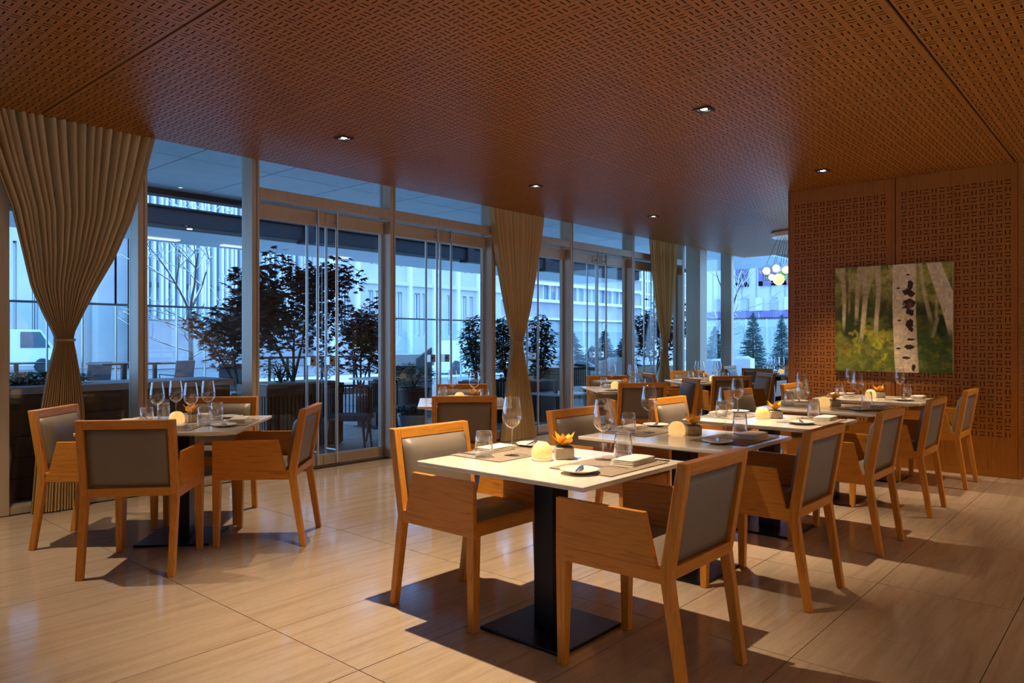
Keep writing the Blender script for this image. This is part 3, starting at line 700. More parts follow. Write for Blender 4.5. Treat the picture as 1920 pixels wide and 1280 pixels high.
# middle table by the doors
Mt = (4.61, 4.62); table(Mt[0], Mt[1], rzL, .78, .915, 'cream table beside the second double doors, behind nearest table')
for rot, ph in ((0,'near seat'),(math.pi,'far seat')): setting(Mt[0], Mt[1], rzL, rot, LAY_C, 'at %s of table beside second doors' % ph)
centre(Mt[0], Mt[1], rzL, 'on table beside second doors', -.03, .06, .10, .04)
chair(4.24, 4.25, D.x, D.y, 'oak armchair with its back to camera at table beside second doors')
chair(4.98, 4.99, -D.x, -D.y, 'oak armchair on window side of table beside second doors')
# table between second and third curtain
R_ = (7.08, 4.55); table(R_[0], R_[1], rzL, .78, .915, 'cream table between the middle and farthest curtains')
for rot, ph in ((0,'near seat'),(math.pi,'far seat'),(math.pi/2,'right seat')): setting(R_[0], R_[1], rzL, rot, LAY_C, 'at %s of table between curtains' % ph)
centre(R_[0], R_[1], rzL, 'on table between curtains', -.08, .02, .06, .05)
chair(6.72, 4.16, D.x, D.y, 'oak armchair with its back to camera at table between curtains')
chair(7.44, 4.93, -D.x, -D.y, 'oak armchair on window side of table between curtains')
chair(R_[0]+N.x*.52, R_[1]+N.y*.52, -N.x, -N.y, 'oak armchair on right side of table between curtains')
# table by the third curtain
S_ = (9.12, 4.52); table(S_[0], S_[1], rzL, .9, .92, 'cream table just beyond the farthest curtain')
for rot, ph in ((0,'near seat'),(math.pi,'far seat'),(math.pi/2,'right seat'),(-math.pi/2,'left seat')): setting(S_[0], S_[1], rzL, rot, LAY_C, 'at %s of table beyond farthest curtain' % ph)
centre(S_[0], S_[1], rzL, 'on table beyond farthest curtain', .07, .0, .0, .06)
for v, ph in ((-D,'oak armchair with its back to camera at table beyond farthest curtain'),(D,'oak armchair on window side of table beyond farthest curtain'),(N,'oak armchair on right side of table beyond farthest curtain'),(-N,'oak armchair on left side of table beyond farthest curtain')):
    chair(S_[0]+v.x*.53, S_[1]+v.y*.53, -v.x, -v.y, ph)
# farthest table
E_ = (12.1, 4.72); table(E_[0], E_[1], 0, .92, .92, 'farthest cream table, half hidden by the slotted wall')
for rot, ph in ((-math.pi/2,'near seat'),(math.pi/2,'far seat'),(math.pi,'window seat')): setting(E_[0], E_[1], 0, rot, LAY_C, 'at %s of farthest table' % ph)
centre(E_[0], E_[1], 0, 'on farthest table', -.05, -.05, .06, -.08)
chair(11.5, 4.72, 1, 0, 'oak armchair on near side of farthest table'); chair(12.1, 5.32, 0, -1, 'oak armchair on window side of farthest table'); chair(12.7, 4.72, -1, 0, 'oak armchair on far side of farthest table')

# ------------------------------------------------------------------ globe pendant
def pendant():
    c = at(1492, 500, 11.2); base = Vector((c.x, c.y, CEIL))
    t = thing('globe_pendant', 'cluster pendant of glowing glass globes hanging beside slotted wall', 'pendant light', base)
    link('ceiling_canopy', MB().lathe([(0,0),(.34,0),(.36,-.02),(.34,-.075),(0,-.08)], 36).mesh('canopy', M['china'], smooth=False), t)
    gl = [emit('globe_white', (1,.80,.55), 3.0), clear('globe_clear', (.97,.97,.95), .06, .7, 3.0), emit('globe_green', (.02,.30,.10), .9, .2, (.02,.25,.10)), emit('globe_lime', (.75,.8,.25), 1.2, .2)]
    sp = [((1437,508),.10,0),((1455,503),.10,0),((1447,520),.085,0),((1460,524),.085,3),((1466,518),.075,2),((1474,506),.10,0),((1484,522),.09,0),((1496,508),.10,0),((1506,520),.085,2),((1515,506),.10,0)]
    for k, ((x, y), r, mi) in enumerate(sp):
        p = at(x, y, 11.2 + .12*math.sin(k*2.1)) - base
        prof = [(r*math.sin(a), -r*math.cos(a)) for a in [math.pi*i/14 for i in range(15)]]
        g = link('glass_globe', MB().lathe(prof, 24).mesh('globe', gl[1] if mi == 0 else gl[mi], smooth=True), t, p)
        if mi == 0:
            pr = [(.55*r*math.sin(a), -.55*r*math.cos(a)) for a in [math.pi*i/10 for i in range(11)]]
            link('lit_core', MB().lathe(pr, 16).mesh('core', gl[0], smooth=True), g)
        link('cable', MB().tube([p + Vector((0,0,r)), Vector((p.x*.6, p.y*.6, -.08))], .003, 5).mesh('cable', M['black_metal']), t)
pendant()

# ================================================================== outside
ZO = -.03
struct('floor_terrace', box_mesh('floor_terrace', -8, 26, 6.62, 19.5, -.25, ZO, M['terrace']))
struct('ground_street', box_mesh('street', -60, 120, 19.5, 90, -.4, -.14, M['asphalt']))
struct('ground_side', box_mesh('side_street', 26, 120, -60, 19.5, -.4, -.14, M['snow']))
snowp = struct('ground_snow_bank', box_mesh('snow_bank', -30, 60, 19.6, 24, -.3, -.05, M['snow'], .05))
# canopy soffit: separate panels
sf = struct('ceiling_terrace', box_mesh('soffit_back', -8, 18, 6.50, 9.46, 3.235, 3.5, M['beam']))
for i in range(-10, 15):
    x = 3.53 + 1.015*i
    for (y0, y1) in ((6.515, 7.655), (7.665, 9.43)):
        link('soffit_panel', box_mesh('soffit_panel', x+.007, x+1.008, y0, y1, 3.2, 3.235, M['soffit']), sf)
link('gutter', box_mesh('gutter', -8, 18, 9.43, 9.62, 3.13, 3.36, M['beam']), sf)
bm = thing('canopy_beam', 'dark steel canopy beam running along the terrace beyond the soffit', 'beam', (0, 11, 3.0))
link('beam_web', box_mesh('beam_web', -8, 18, 0, .32, 0, .25, M['beam'], .01), bm)
link('beam_flange', box_mesh('beam_flange', -8, 18, -.05, .37, .25, .275, M['beam']), bm)
for x in [on_y(p, 440, 11).x for p in (577, 880)] + [on_y(1024, 440, 11).x, -1.5, 1.2]:
    h = link('hanger', box_mesh('hanger', x-.09, x+.09, -.06, .2, -.04, .62, M['beam']), bm)
for x in (on_y(355, 424, 11.15).x,):
    link('beam_spotlight', MB().lathe([(0,0),(.04,0),(.04,-.01),(0,-.012)], 14).mesh('spotlight', M['lamp']), bm, (x, .14, 0)).data.materials[0] = emit('beam_lamp', (1,.9,.75), 2.5)
oc = thing('outer_canopy', 'pale outer canopy glowing above the terrace edge behind the beam', 'canopy', (0, 11.4, 3.0))
link('canopy_sheet', box_mesh('canopy_sheet', -8, 18, 0, 1.6, .0, .05, M['soffit']), oc)
strip_glow = emit('lit_soffit_glow', (.85,.93,1.0), .8)  # glow standing in for lit areas of the outer soffit
for p0, p1 in ((270, 331), (412, 470), (620, 650)):
    a, b = on_y(p0, 425, 12.6).x, on_y(p1, 425, 12.6).x
    link('lit_soffit_strip', box_mesh('lit_soffit_strip', a, b, 1.05, 1.2, -.02, 0, strip_glow), oc)

def tube_tree(mb, p, d, L, r, depth, rnd, spread, out, minr=.004, up=.1):
    segs = 4; pts = [Vector(p)]; dirv = Vector(d).normalized()
    for i in range(segs):
        dirv = (dirv + Vector((rnd.uniform(-1,1), rnd.uniform(-1,1), rnd.uniform(-.3,.6)+up))*.14).normalized()
        pts.append(pts[-1] + dirv*L/segs)
    rr = [max(minr, r*(1-.45*i/segs)) for i in range(segs+1)]
    mb.tube(pts, rr, 5 if r > .015 else 3, cap=False); out.append((pts, rr))
    if depth == 0: return
    for k in range(rnd.choice((2,3,3)) if r > .03 or depth < 2 else 3):
        j = rnd.randint(2, segs); a = rnd.uniform(0, 6.28)
        side = Vector((math.cos(a), math.sin(a), rnd.uniform(-.1,.5)))
        tube_tree(mb, pts[j], dirv*(1-spread) + side*spread, L*rnd.uniform(.55,.78), rr[j]*.68, depth-1, rnd, spread, out, minr, up)
def leaf_cluster(mb, c, n, R, size, rnd, palmate=True, droop=.4):
    for _ in range(n):
        while True:
            q = Vector((rnd.uniform(-1,1), rnd.uniform(-1,1), rnd.uniform(-1,1)))
            if q.length < 1: break
        p = Vector(c) + Vector((q.x*R[0], q.y*R[1], q.z*R[2])); s = size*rnd.uniform(.6,1.25)
        a = rnd.uniform(0, 6.28); f = Vector((math.cos(a), math.sin(a), -droop*rnd.uniform(.2,1.6))).normalized()
        u = f.cross(Vector((rnd.uniform(-.5,.5), rnd.uniform(-.5,.5), 1))).normalized()
        lobes = (-1.1,-.55,0,.55,1.1) if palmate else (0,)
        for th in lobes:
            l = s*(1-.28*abs(th)); g = (f*math.cos(th) + u*math.sin(th)); w = g.cross(f.cross(u)).normalized()*s*(.13 if palmate else .16)
            mb.add([p, p+g*l*.5+w, p+g*l, p+g*l*.5-w], [(0,1,2,3)])
def maple(base, h, spread, nleaf, label, seed, group='dark red maples on the terrace', size=.10, lean=(0,0)):
    rnd = random.Random(seed); t = thing('japanese_maple', label, 'tree', base, 0, group)
    mb = MB(); out = []
    for k in range(3):
        a = k*2.1 + rnd.uniform(-.4,.4); tube_tree(mb, (0,0,0), (math.cos(a)*.35+lean[0], math.sin(a)*.35+lean[1], 1), h*.5, .022, 3, rnd, .5, out)
    link('branches', mb.mesh('branches', M['bark'], fix=False), t)
    lf = MB(); tips = [o for o in out if o[1][0] < .014]; per = max(1, nleaf//max(1, len(tips)))
    for pts, rr in tips:
        for p in pts[1:]:
            q = Vector((p.x*spread, p.y*spread, min(p.z, h))); leaf_cluster(lf, q, max(1, per//4), (.21,.21,.15), size, rnd)
    for _ in range(nleaf//6):                                # low skirts of foliage
        a = rnd.uniform(0, 6.28); rr_ = rnd.uniform(.15, .42)*h*spread; leaf_cluster(lf, (math.cos(a)*rr_, math.sin(a)*rr_, rnd.uniform(.25,.62)*h), 1, (.05,.05,.05), size, rnd)
    tag(link('foliage', lf.mesh('foliage', M['maple'], fix=False), t), kind='stuff'); return t
def shrub(base, R, n, label, seed, m='leaf', size=.06, palmate=False, group='evergreen shrubs on the terrace', name='evergreen_shrub', stems=5, z0=.0):
    rnd = random.Random(seed); t = thing(name, label, 'shrub', base, 0, group); mb = MB()
    for k in range(stems):
        a = rnd.uniform(0,6.28); q = Vector((math.cos(a)*R[0]*.6, math.sin(a)*R[1]*.6, z0 + R[2]*rnd.uniform(1.0,1.8)))
        mb.tube([(0,0,0), q*.5 + Vector((0,0,.05)), q], [.012,.009,.004], 5, cap=False)
    link('stems', mb.mesh('stems', M['bark'], fix=False), t)
    lf = MB(); leaf_cluster(lf, (0,0,z0+R[2]), n, R, size, rnd, palmate, .3)
    tag(link('foliage', lf.mesh('foliage', M[m], fix=False), t), kind='stuff'); return t
def planter_box(base, w, l, h, label, slats=True, m='darkwood_z', rz=0, cap='cap'):
    t = thing('slatted_planter' if slats else 'box_planter', label, 'planter', base, rz, 'planters on the terrace')
    link('planter_body', box_mesh('planter_body', -w/2+.03, w/2-.03, -l/2+.03, l/2-.03, 0, h-.02, M['black_metal'] if slats else M[m]), t)
    link('rim', MB().box(-w/2,w/2,-l/2,l/2,h-.15,h-.02).mesh('rim', M[m], bevel=.008), t)
    link('soil', box_mesh('soil', -w/2+.05, w/2-.05, -l/2+.05, l/2-.05, h-.03, h, M[cap]), t)
    if slats:
        sm = MB().box(-.016,.016,-.012,.012,.02,h-.15).mesh('slat', M[m]); n = int(w/.055)
        for i in range(n):
            x = -w/2+.03 + (w-.06)*i/(n-1); link('slat', sm, t, (x, -l/2+.02, 0))
        n = int(l/.055)
        for i in range(n):
            y = -l/2+.03 + (l-.06)*i/(n-1); link('slat', sm, t, (-w/2+.02, y, 0), math.pi/2)
    return t

# dark wood counter planter under the left windows
xr = on_y(430, 712, 6.95).x; cnt = thing('counter_planter', 'long dark wood planter with grey cap outside the left windows', 'planter', (xr, 6.95, ZO))
link('planter_front', box_mesh('planter_front', -9, 0, 0, .55, 0, .875, M['darkwood']), cnt)
for k in range(5): link('front_board', box_mesh('front_board', -9, 0, -.012, 0, .03+.17*k, .19+.17*k, M['darkwood']), cnt)
link('stone_cap', box_mesh('stone_cap', -9, .03, -.04, .6, .875, .935, M['cap'], .006), cnt)
hc = on_y(35, 718, 7.35); shrub((hc.x, 7.3, .9), (.60,.18,.06), 2600, 'low dark hedge growing along the counter planter at far left', 4, 'leaf', .05, stems=6)

# big maple in slatted planter
pb = floor_pt(572, 838, ZO); planter_box((pb.x, pb.y+.3, ZO), 1.10, .7, .80, 'tall slatted dark wood planter holding the largest maple')
maple((pb.x+.02, pb.y+.30, .76), 1.62, 1.0, 3000, 'largest dark red maple, in the slatted planter outside first doors', 11)
shrub((pb.x-.28, pb.y+.1, .77), (.22,.16,.16), 500, 'small green conifer at the foot of the largest maple, left side', 12, 'leaf', .06)
shrub((pb.x+.45, pb.y+.22, .77), (.16,.15,.22), 420, 'small green conifer at the foot of the largest maple, right side', 13, 'leaf', .07)
q = at(446, 735, 9.8); planter_box((q.x, q.y, ZO), .5, .5, q.z-ZO, 'low square planter holding the small maple behind first mullion', False, 'pot_blue')
maple((q.x, q.y, q.z), 1.25, .8, 1200, 'small maple with sparse leaves partly behind a window mullion', 21)
q = at(676, 740, 11.8); planter_box((q.x, q.y, ZO), .55, .55, q.z-ZO, 'grey square planter holding the slender maple', False, 'pot_blue')
maple((q.x, q.y, q.z), 1.45, .75, 1700, 'slender dark maple seen through right leaf of first doors', 31)
q = at(1226, 712, 14.8); planter_box((q.x, q.y, ZO), .5, .5, q.z-ZO, 'square planter holding the maple beside the farthest curtain', False, 'pot_blue')
maple((q.x, q.y, q.z), 1.6, .7, 1700, 'dark maple seen beside the farthest curtain', 41)

# pots
def round_pot(base, r, h, m, label, plant=None):
    t = thing('round_planter', label, 'planter', base, 0, 'round pots on the terrace')
    link('pot_body', MB().lathe([(0,0),(r*.72,0),(r*.82,h*.4),(r*.97,h*.93),(r*1.04,h*.94),(r*1.04,h),(r*.93,h),(r*.92,h*.93),(0,h*.92)], 28).mesh('pot', M[m], smooth=False), t)
q = at(776, 800, 11.0); q.z = ZO; round_pot(q, .25, .62, 'pot_brown', 'large brown round pot outside second doors'); shrub((q.x, q.y, .58), (.34,.34,.20), 1300, 'dense dark shrub in the large brown pot', 51)
q = at(778, 862, 9.15); round_pot((q.x-.02, q.y, ZO), .18, .40, 'pot_blue', 'small blue-grey pot in front of the brown pot'); shrub((q.x-.02, q.y, .37), (.22,.2,.07), 600, 'low green plant in the small blue-grey pot', 52)
def bamboo(px, py, d, R, n, label, seed):
    q = at(px, py, d); planter_box((q.x, q.y, ZO), .42, .42, q.z-ZO, 'dark square planter under ' + label.split(' seen')[0], False, 'black_metal')
    shrub((q.x, q.y, q.z-.02), R, n, label, seed, 'leaf', .13, group='bamboo clumps on the terrace', name='bamboo_clump', stems=9, z0=.06)
bamboo(893, 712, 11.9, (.27,.24,.52), 1300, 'left bamboo clump seen beside a mullion', 61)
bamboo(948, 712, 12.0, (.30,.28,.52), 1500, 'middle bamboo clump seen left of middle curtain', 62)
bamboo(1012, 712, 12.2, (.27,.24,.54), 1300, 'right bamboo clump seen right of middle curtain', 63)

# outdoor seating
slat_me = MB().box(-.010,.010,-.006,.006,0,.36).mesh('rope', M['black_metal'])
def tub_chair(px, py, face, label, rope=True):
    b = floor_pt(px, py, ZO); t = thing('outdoor_tub_chair', label, 'chair', b, face, 'dark outdoor tub chairs')
    link('seat', box_mesh('seat', -.26,.26,-.24,.25,.38,.44, M['sling'], .02), t)
    for k in range(19):
        a = math.pi*(1.02 + .96*k/18); o = link('back_slat', slat_me, t, (.27*math.cos(a), .05+.27*math.sin(a), .40), a); 
    ring = [(.275*math.cos(a), .05+.275*math.sin(a), .765) for a in [math.pi*(1.02+.96*k/24) for k in range(25)]]
    link('top_rail', MB().tube(ring, .018, 6).mesh('top_rail', M['black_metal'], smooth=True), t)
    for sx in (-1,1):
        for sy in (-1,1): link('leg', MB().tube([(sx*.19, sy*.17, .40), (sx*.23, sy*.22, 0)], [.02,.012], 6).mesh('leg', M['darkwood_z']), t)
tub_chair(655, 846, 2.3, 'dark rope tub chair nearest the first doors')
tub_chair(728, 824, -2.6, 'dark rope tub chair behind the first doors, farther from the glass')
tub_chair(1093, 765, 2.8, 'dark slatted tub chair seen through third doors')
tub_chair(930, 812, .4, 'dark tub chair just left of middle curtain')
def out_table(px, py, z, w, l, label, d=None, m='tabletop_pale', rz=0):
    q = floor_pt(px, py, z); t = thing('outdoor_table', label, 'table', (q.x, q.y, ZO), rz, 'outdoor tables'); h = z - ZO
    link('table_top', box_mesh('table_top', -w/2, w/2, -l/2, l/2, h-.03, h, M[m], .005), t); link('leg', box_mesh('pedestal', -.05,.05,-.05,.05,.015,h-.03, M['black_metal']), t)
    link('base', box_mesh('base', -.25,.25,-.25,.25,0,.015, M['black_metal']), t)
out_table(706, 708, .72, .6, .6, 'pale outdoor table between the tub chairs outside first doors')
out_table(1050, 736, .48, .7, .7, 'pale outdoor table seen just right of middle curtain')
q = floor_pt(1042, 736, .48); tag(link('menu_stand', box_mesh('menu_stand', -.10,.10,-.03,.03,0,.2, M['pot_blue'], .004), None, (q.x, q.y, .482), .7), 'blue-grey upright menu stand on an outdoor table', 'menu stand')
def far_chair(px, py, d, face, label):
    b = at(px, py, d); h = .92; b.z = ZO; t = thing('outdoor_side_chair', label, 'chair', b, face, 'dark sling chairs beyond the counter planter')
    link('seat', box_mesh('seat', -.22,.22,-.22,.22,.42,.46, M['sling'], .01), t)
    link('backrest', MB().prism_x([(-.22,.44),(-.19,.44),(-.25,h),(-.29,h)], -.23, .23).mesh('backrest', M['sling'], bevel=.01), t)
    for sx in (-1,1):
        for sy in (-1,1): link('leg', MB().tube([(sx*.2,sy*.2,0),(sx*.2,sy*.19,.43)], .013, 6).mesh('leg', M['black_metal']), t)
        link('armrest', MB().tube([(sx*.23,-.22,.62),(sx*.23,.2,.64),(sx*.2,.2,.43)], .013, 6).mesh('armrest', M['black_metal']), t)
far_chair(68, 700, 15.5, 1.0, 'dark sling chair at far left beside a tied curtain'); far_chair(172, 700, 14.0, .2, 'dark sling chair just right of the tied curtain')
far_chair(330, 697, 15.0, .3, 'dark sling chair seen in the middle of the fixed window'); far_chair(440, 700, 13.0, -.6, 'dark sling chair seen left of the first mullion by the small maple')
for (px, d, lab) in ((30, 16.5, 'dark outdoor table at far left edge'), (232, 13.4, 'dark outdoor table seen right of the tied curtain'), (290, 17.0, 'dark outdoor table seen at left of fixed window')):
    b = at(px, 680, d); t = thing('outdoor_dark_table', lab, 'table', (b.x, b.y, ZO), 0, 'dark outdoor tables')
    link('table_top', box_mesh('table_top', -.5,.5,-.4,.4,b.z-ZO-.03,b.z-ZO, M['black_metal'], .005), t); link('leg', box_mesh('leg', -.04,.04,-.04,.04,0,b.z-ZO-.03, M['black_metal']), t)
# black railing
a, b = at(470, 672, 13.5), at(720, 690, 15.5); rl = thing('terrace_railing', 'black metal railing behind the maples', 'railing', (a.x, a.y, ZO)); dv = b-a; dv.z = 0
link('top_rail', MB().tube([(0,0,1.0), tuple(dv + Vector((0,0,1.0)))], .025, 6).mesh('top_rail', M['black_metal']), rl)
link('kick_board', MB().tube([(0,0,.25), tuple(dv + Vector((0,0,.25)))], .12, 4).mesh('kick_board', M['black_metal']), rl)
for k in range(9): link('post', MB().tube([(0,0,0),(0,0,1.0)], .025, 6).mesh('post', M['black_metal']), rl, dv*k/8)

# glass wind screens
def screen(name, p0, p1, h, label, n):
    t = thing('glass_windscreen', label, 'glass screen', p0, 0, 'glass windscreens round the terrace'); v = Vector(p1)-Vector(p0); L = v.length; u = v/L; rz = math.atan2(u.y, u.x)
    for k in range(n):
        link('glass_panel', box_mesh('glass_panel', .01, L/n-.01, -.008, .008, .05, h-.02, M['screen_glass']), t, u*L*k/n, rz)
        link('post', box_mesh('post', -.012, .012, -.03, .03, 0, h-.02, M['steel']), t, u*L*k/n, rz)
    link('top_rail', box_mesh('top_rail', 0, L, -.03, .03, h-.025, h+.02, M['black_metal']), t, (0,0,0), rz)
YB = 16.8
z1 = on_y(275, 573, YB).z - ZO
screen('a', (on_y(-60,0,YB).x, YB, ZO), (on_y(480,0,YB).x, YB, ZO), z1, 'tall glass windscreen with dark rail across left windows', 9)
screen('b', (on_y(735,0,YB).x, YB, ZO), (on_y(938,0,YB).x, YB, ZO), on_y(780,598,YB).z-ZO, 'tall glass windscreen seen through second doors', 5)
screen('c', (on_x(1325,0,24.0).x, on_x(1325,0,24.0).y, ZO), (on_x(1520,0,24.0).x, on_x(1520,0,24.0).y, ZO), on_x(1400,597,24.0).z-ZO, 'tall glass windscreen beyond the end windows', 5)
screen('d', (on_y(1010,0,17.5).x, 17.5, ZO), (on_y(1200,0,17.5).x, 17.5, ZO), on_y(1100,603,17.5).z-ZO, 'tall glass windscreen behind the snowy planter', 5)

# white kiosk and perforated panel
q = at(742, 700, 14.0); r = at(812, 700, 14.0); ks = thing('service_kiosk', 'low white-topped service counter outside second doors', 'counter', (q.x, q.y, ZO), math.radians(-20)); L_ = (r-q).length
link('counter_body', box_mesh('counter_body', 0, L_, 0, .6, 0, .68, M['palewood']), ks); link('shadow_gap', box_mesh('shadow_gap', .02, L_-.02, .03, .6, .68, .84, M['black_metal']), ks)
link('white_top', box_mesh('white_top', -.05, L_+.05, -.08, .7, .84, 1.06, M['white_fin'], .01), ks)
q = at(783, 705, 12.4); pp = thing('perforated_screen', 'blue-grey panel with rows of small punched holes beside kiosk', 'screen', (q.x, q.y, ZO), math.radians(12))
link('panel', MB().add([(0,0,0),(.42,0,0),(.42,0,1.2),(0,0,1.02),(0,.04,0),(.42,.04,0),(.42,.04,1.2),(0,.04,1.02)], [(0,1,2,3),(7,6,5,4),(0,4,5,1),(1,5,6,2),(2,6,7,3),(3,7,4,0)]).mesh('panel', M['pot_blue']), pp)
hm = MB().box(-.012,.012,-.003,.003,-.012,.012).mesh('punched_hole', M['black_metal'])
for i in range(8):
    for j in range(5): link('punched_hole', hm, pp, (.05+.045*i, -.001, .62+.055*j))

# long planter with snow and little firs
a, b = at(1000, 688, 14.5), at(1262, 684, 17.0); v = b-a; v.z = 0; rz = math.atan2(v.y, v.x); L_ = v.length; hh = a.z-ZO-.05
lp = thing('long_wood_planter', 'long weathered wood planter capped with snow beyond third doors', 'planter', (a.x, a.y, ZO), rz)
for k in range(6): link('board', box_mesh('board', 0, L_, -.012, .6, hh/6*k+.006, hh/6*(k+1), M['palewood']), lp)
sn = MB(); nseg = 40; vs = []; fs = []
for i in range(nseg+1):
    for j in range(5): vs.append((L_*i/nseg, .6*j/4, hh + .02 + (.05+.05*math.sin(i*1.3)+.04*math.sin(i*.5))*math.sin(math.pi*j/4)))
fs = [(i*5+j, (i+1)*5+j, (i+1)*5+j+1, i*5+j+1) for i in range(nseg) for j in range(4)]
link('snow_cap', MB().add(vs, fs).mesh('snow_cap', M['snow'], smooth=True), lp)
def fir(base, h, r, label, seed, n=None):
    rnd = random.Random(seed); t = thing('small_fir', label, 'fir tree', base, 0, 'small frosted firs around the terrace')
    link('trunk', MB().tube([(0,0,0),(0,0,h)], [.03*h,.004], 6).mesh('trunk', M['bark']), t); mb = MB()
    for k in range(int(26*h)+14):
        f = (k/(int(26*h)+14)); z = h*(.06+.92*f); R = r*(1-f)**.85+.02
        for m_ in range(10):
            a = rnd.uniform(0,6.28); e = Vector((math.cos(a)*R*rnd.uniform(.7,1.1), math.sin(a)*R*rnd.uniform(.7,1.1), z - R*.15 + rnd.uniform(-.10,.12)*h*.5)); s = Vector((0,0,z))
            dd = (e-s); side = dd.cross(Vector((0,0,1))).normalized()
            for q_ in range(5):
                p = s + dd*(q_+1)/5; w = R*rnd.uniform(.12,.26)
                for sg in (-1,1): mb.add([p, p+dd*.16+side*sg*w+Vector((0,0,-.02)), p+dd*.22+side*sg*w*.5], [(0,1,2)])
    tag(link('needles', mb.mesh('needles', M['fir'], fix=False), t), kind='stuff')
dirp = v.normalized()
for k, (px, h, r) in enumerate(((1092,.75,.32),(1128,.45,.22),(1152,.80,.30),(1190,.70,.30))):
    # along the planter line
    best = min((abs((lambda P: 960+FPX*((AX[0]*P.x+AY[0]*P.y)/(AX[1]*P.x+AY[1]*P.y)))(a+v*t_/200)-px), t_) for t_ in range(201))[1]
    p = a + v*best/200; n_ = Vector((-dirp.y, dirp.x, 0)); p = p + n_*.3
    fir((p.x, p.y, hh+ZO+.02), h, r, ('first','second','third','fourth')[k] + ' small fir from left in the snowy wood planter', 70+k)
def cube_planter(px, py, d, w, h, label, m):
    q = at(px, py, d); t = thing('cube_planter', label, 'planter', (q.x, q.y, ZO), .2, 'cube planters with snow'); hz = q.z - ZO
    link('cube_body', box_mesh('cube_body', -w/2,w/2,-w/2,w/2,0,hz, M[m], .01), t)
    link('snow_cap', MB().add([(math.cos(i*math.pi/8)*w*.5*(1 if k==0 else .6), math.sin(i*math.pi/8)*w*.5*(1 if k==0 else .6), hz+.06*k) for k in range(2) for i in range(16)], [(i,(i+1)%16,16+(i+1)%16,16+i) for i in range(16)]+[tuple(range(16,32))]).mesh('snow_cap', M['snow'], smooth=True), t)
    return q
cube_planter(1158, 676, 14.0, .55, .8, 'white cube planter in front of the long snowy planter', 'pot_white')
q = cube_planter(1350, 676, 21.5, .62, .8, 'grey cube planter with snow seen in first end window', 'pot_blue'); fir((q.x+.1, q.y+.2, q.z+.02), 1.0, .36, 'pale fir above the grey cube planter', 81)
cube_planter(1392, 672, 18.5, .5, .8, 'white cube planter with snow beside the window mullion at the end', 'pot_white')
for k, (px, py, d, h, r, lab) in enumerate(((1412, 700, 19.5, 1.65, .40, 'large dark green fir seen through the end window'), (1466, 700, 20.5, 1.65, .34, 'dark green fir half hidden by the slotted wall'))):
    q = at(px, py, d); tag_ = thing('low_planter_bed', 'low stone bed under ' + lab, 'planter', (q.x, q.y, ZO), 0, 'stone beds'); link('bed_wall', box_mesh('bed_wall', -.32,.32,-.32,.32,0,q.z-ZO, M['cap']), tag_)
    fir(q, h, r, lab, 90+k)

# bare snowy tree
def bare_tree(px, py, d, h, label, seed, spread=.5, depth=5, ang0=0):
    b = at(px, py, d); b.z = -.1; rnd = random.Random(seed); t = thing('bare_tree', label, 'tree', b, 0, 'bare winter trees'); mb = MB(); out = []
    mb.tube([(0,0,0),(.02,0,h*.2),(0,.02,h*.42)], [.07,.062,.055], 8); 
    for k in range(4):
        a = k*1.57+ang0; tube_tree(mb, (0,.02,h*.41), (math.cos(a)*.45, math.sin(a)*.45, 1), h*.30, .036, depth-1, rnd, .55, out, .0045, .10)
    for k in range(7):
        a = k*1.9+.5; tube_tree(mb, (0,.01,h*(.18+.035*k)), (math.cos(a), math.sin(a), .25), h*.20, .016, 2, rnd, .5, out, .005, .0)
    link('branches', mb.mesh('branches', M['bark'], fix=False), t)
    sb = MB()
    for pts, rr in out: sb.tube([p + Vector((0,0,r*.8+.004)) for p, r in zip(pts, rr)], [max(.007, r*.75) for r in rr], 4, cap=False)
    tag(link('snow_on_branches', sb.mesh('snow', M['snow'], fix=False), t), kind='stuff')
bare_tree(357, 700, 19.0, 5.2, 'bare street tree with snow on its branches, left windows', 5)
bare_tree(1372, 690, 30.0, 6.5, 'bare tree in front of the building beyond the end windows', 15)

# ------------------------------------------------------------------ buildings across the street
def facade(name, label, Y, pl, pr, ztop, wallm, cols, rows, depth=.35, glass='dark_glass', axis='y', zb=-.1, frame=True, fin=None):
    """facade in a plane; cols = list of (px_left, px_right) openings, rows = list of (z0, z1)"""
    f = (lambda p: on_y(p, 640, Y).x) if axis == 'y' else (lambda p: -on_x(p, 640, Y).y)
    x0, x1 = f(pl), f(pr); org = (0, Y, 0) if axis == 'y' else (Y, 0, 0); rz = 0 if axis == 'y' else -math.pi/2
    t = thing(name, label, 'building', (org[0] + (x0 if axis == 'y' else 0), org[1] - (x0 if axis == 'x' else 0), zb), rz)
    X = sorted(set([0, x1-x0] + [round(f(c)-x0, 4) for cc in cols for c in cc])); Z = sorted(set([0, ztop-zb] + [round(z-zb, 4) for r_ in rows for z in r_]))
    ops = [(round(f(c0)-x0,4), round(f(c1)-x0,4), round(z0-zb,4), round(z1-zb,4)) for (c0,c1) in cols for (z0,z1) in rows]
    mb = MB()
    for a, b in zip(X, X[1:]):
        for c, d in zip(Z, Z[1:]):
            m_ = ((a+b)/2, (c+d)/2)
            if not any(o[0] < m_[0] < o[1] and o[2] < m_[1] < o[3] for o in ops): mb.box(a, b, 0, depth+.3, c, d)
    link('wall', mb.mesh('wall', M[wallm], fix=False), t)
    for (a, b, c, d) in ops:
        w = link('window', MB().box(a,a+.06,depth-.08,depth,c,d).box(b-.06,b,depth-.08,depth,c,d).box(a,b,depth-.08,depth,c,c+.06).box(a,b,depth-.08,depth,d-.06,d).box((a+b)/2-.03,(a+b)/2+.03,depth-.08,depth,c,d).mesh('window', M['white_fin'], fix=False), t)
        link('pane', box_mesh('pane', a, b, depth, depth+.05, c, d, M[glass]), w)
    return t, x0, x1, f
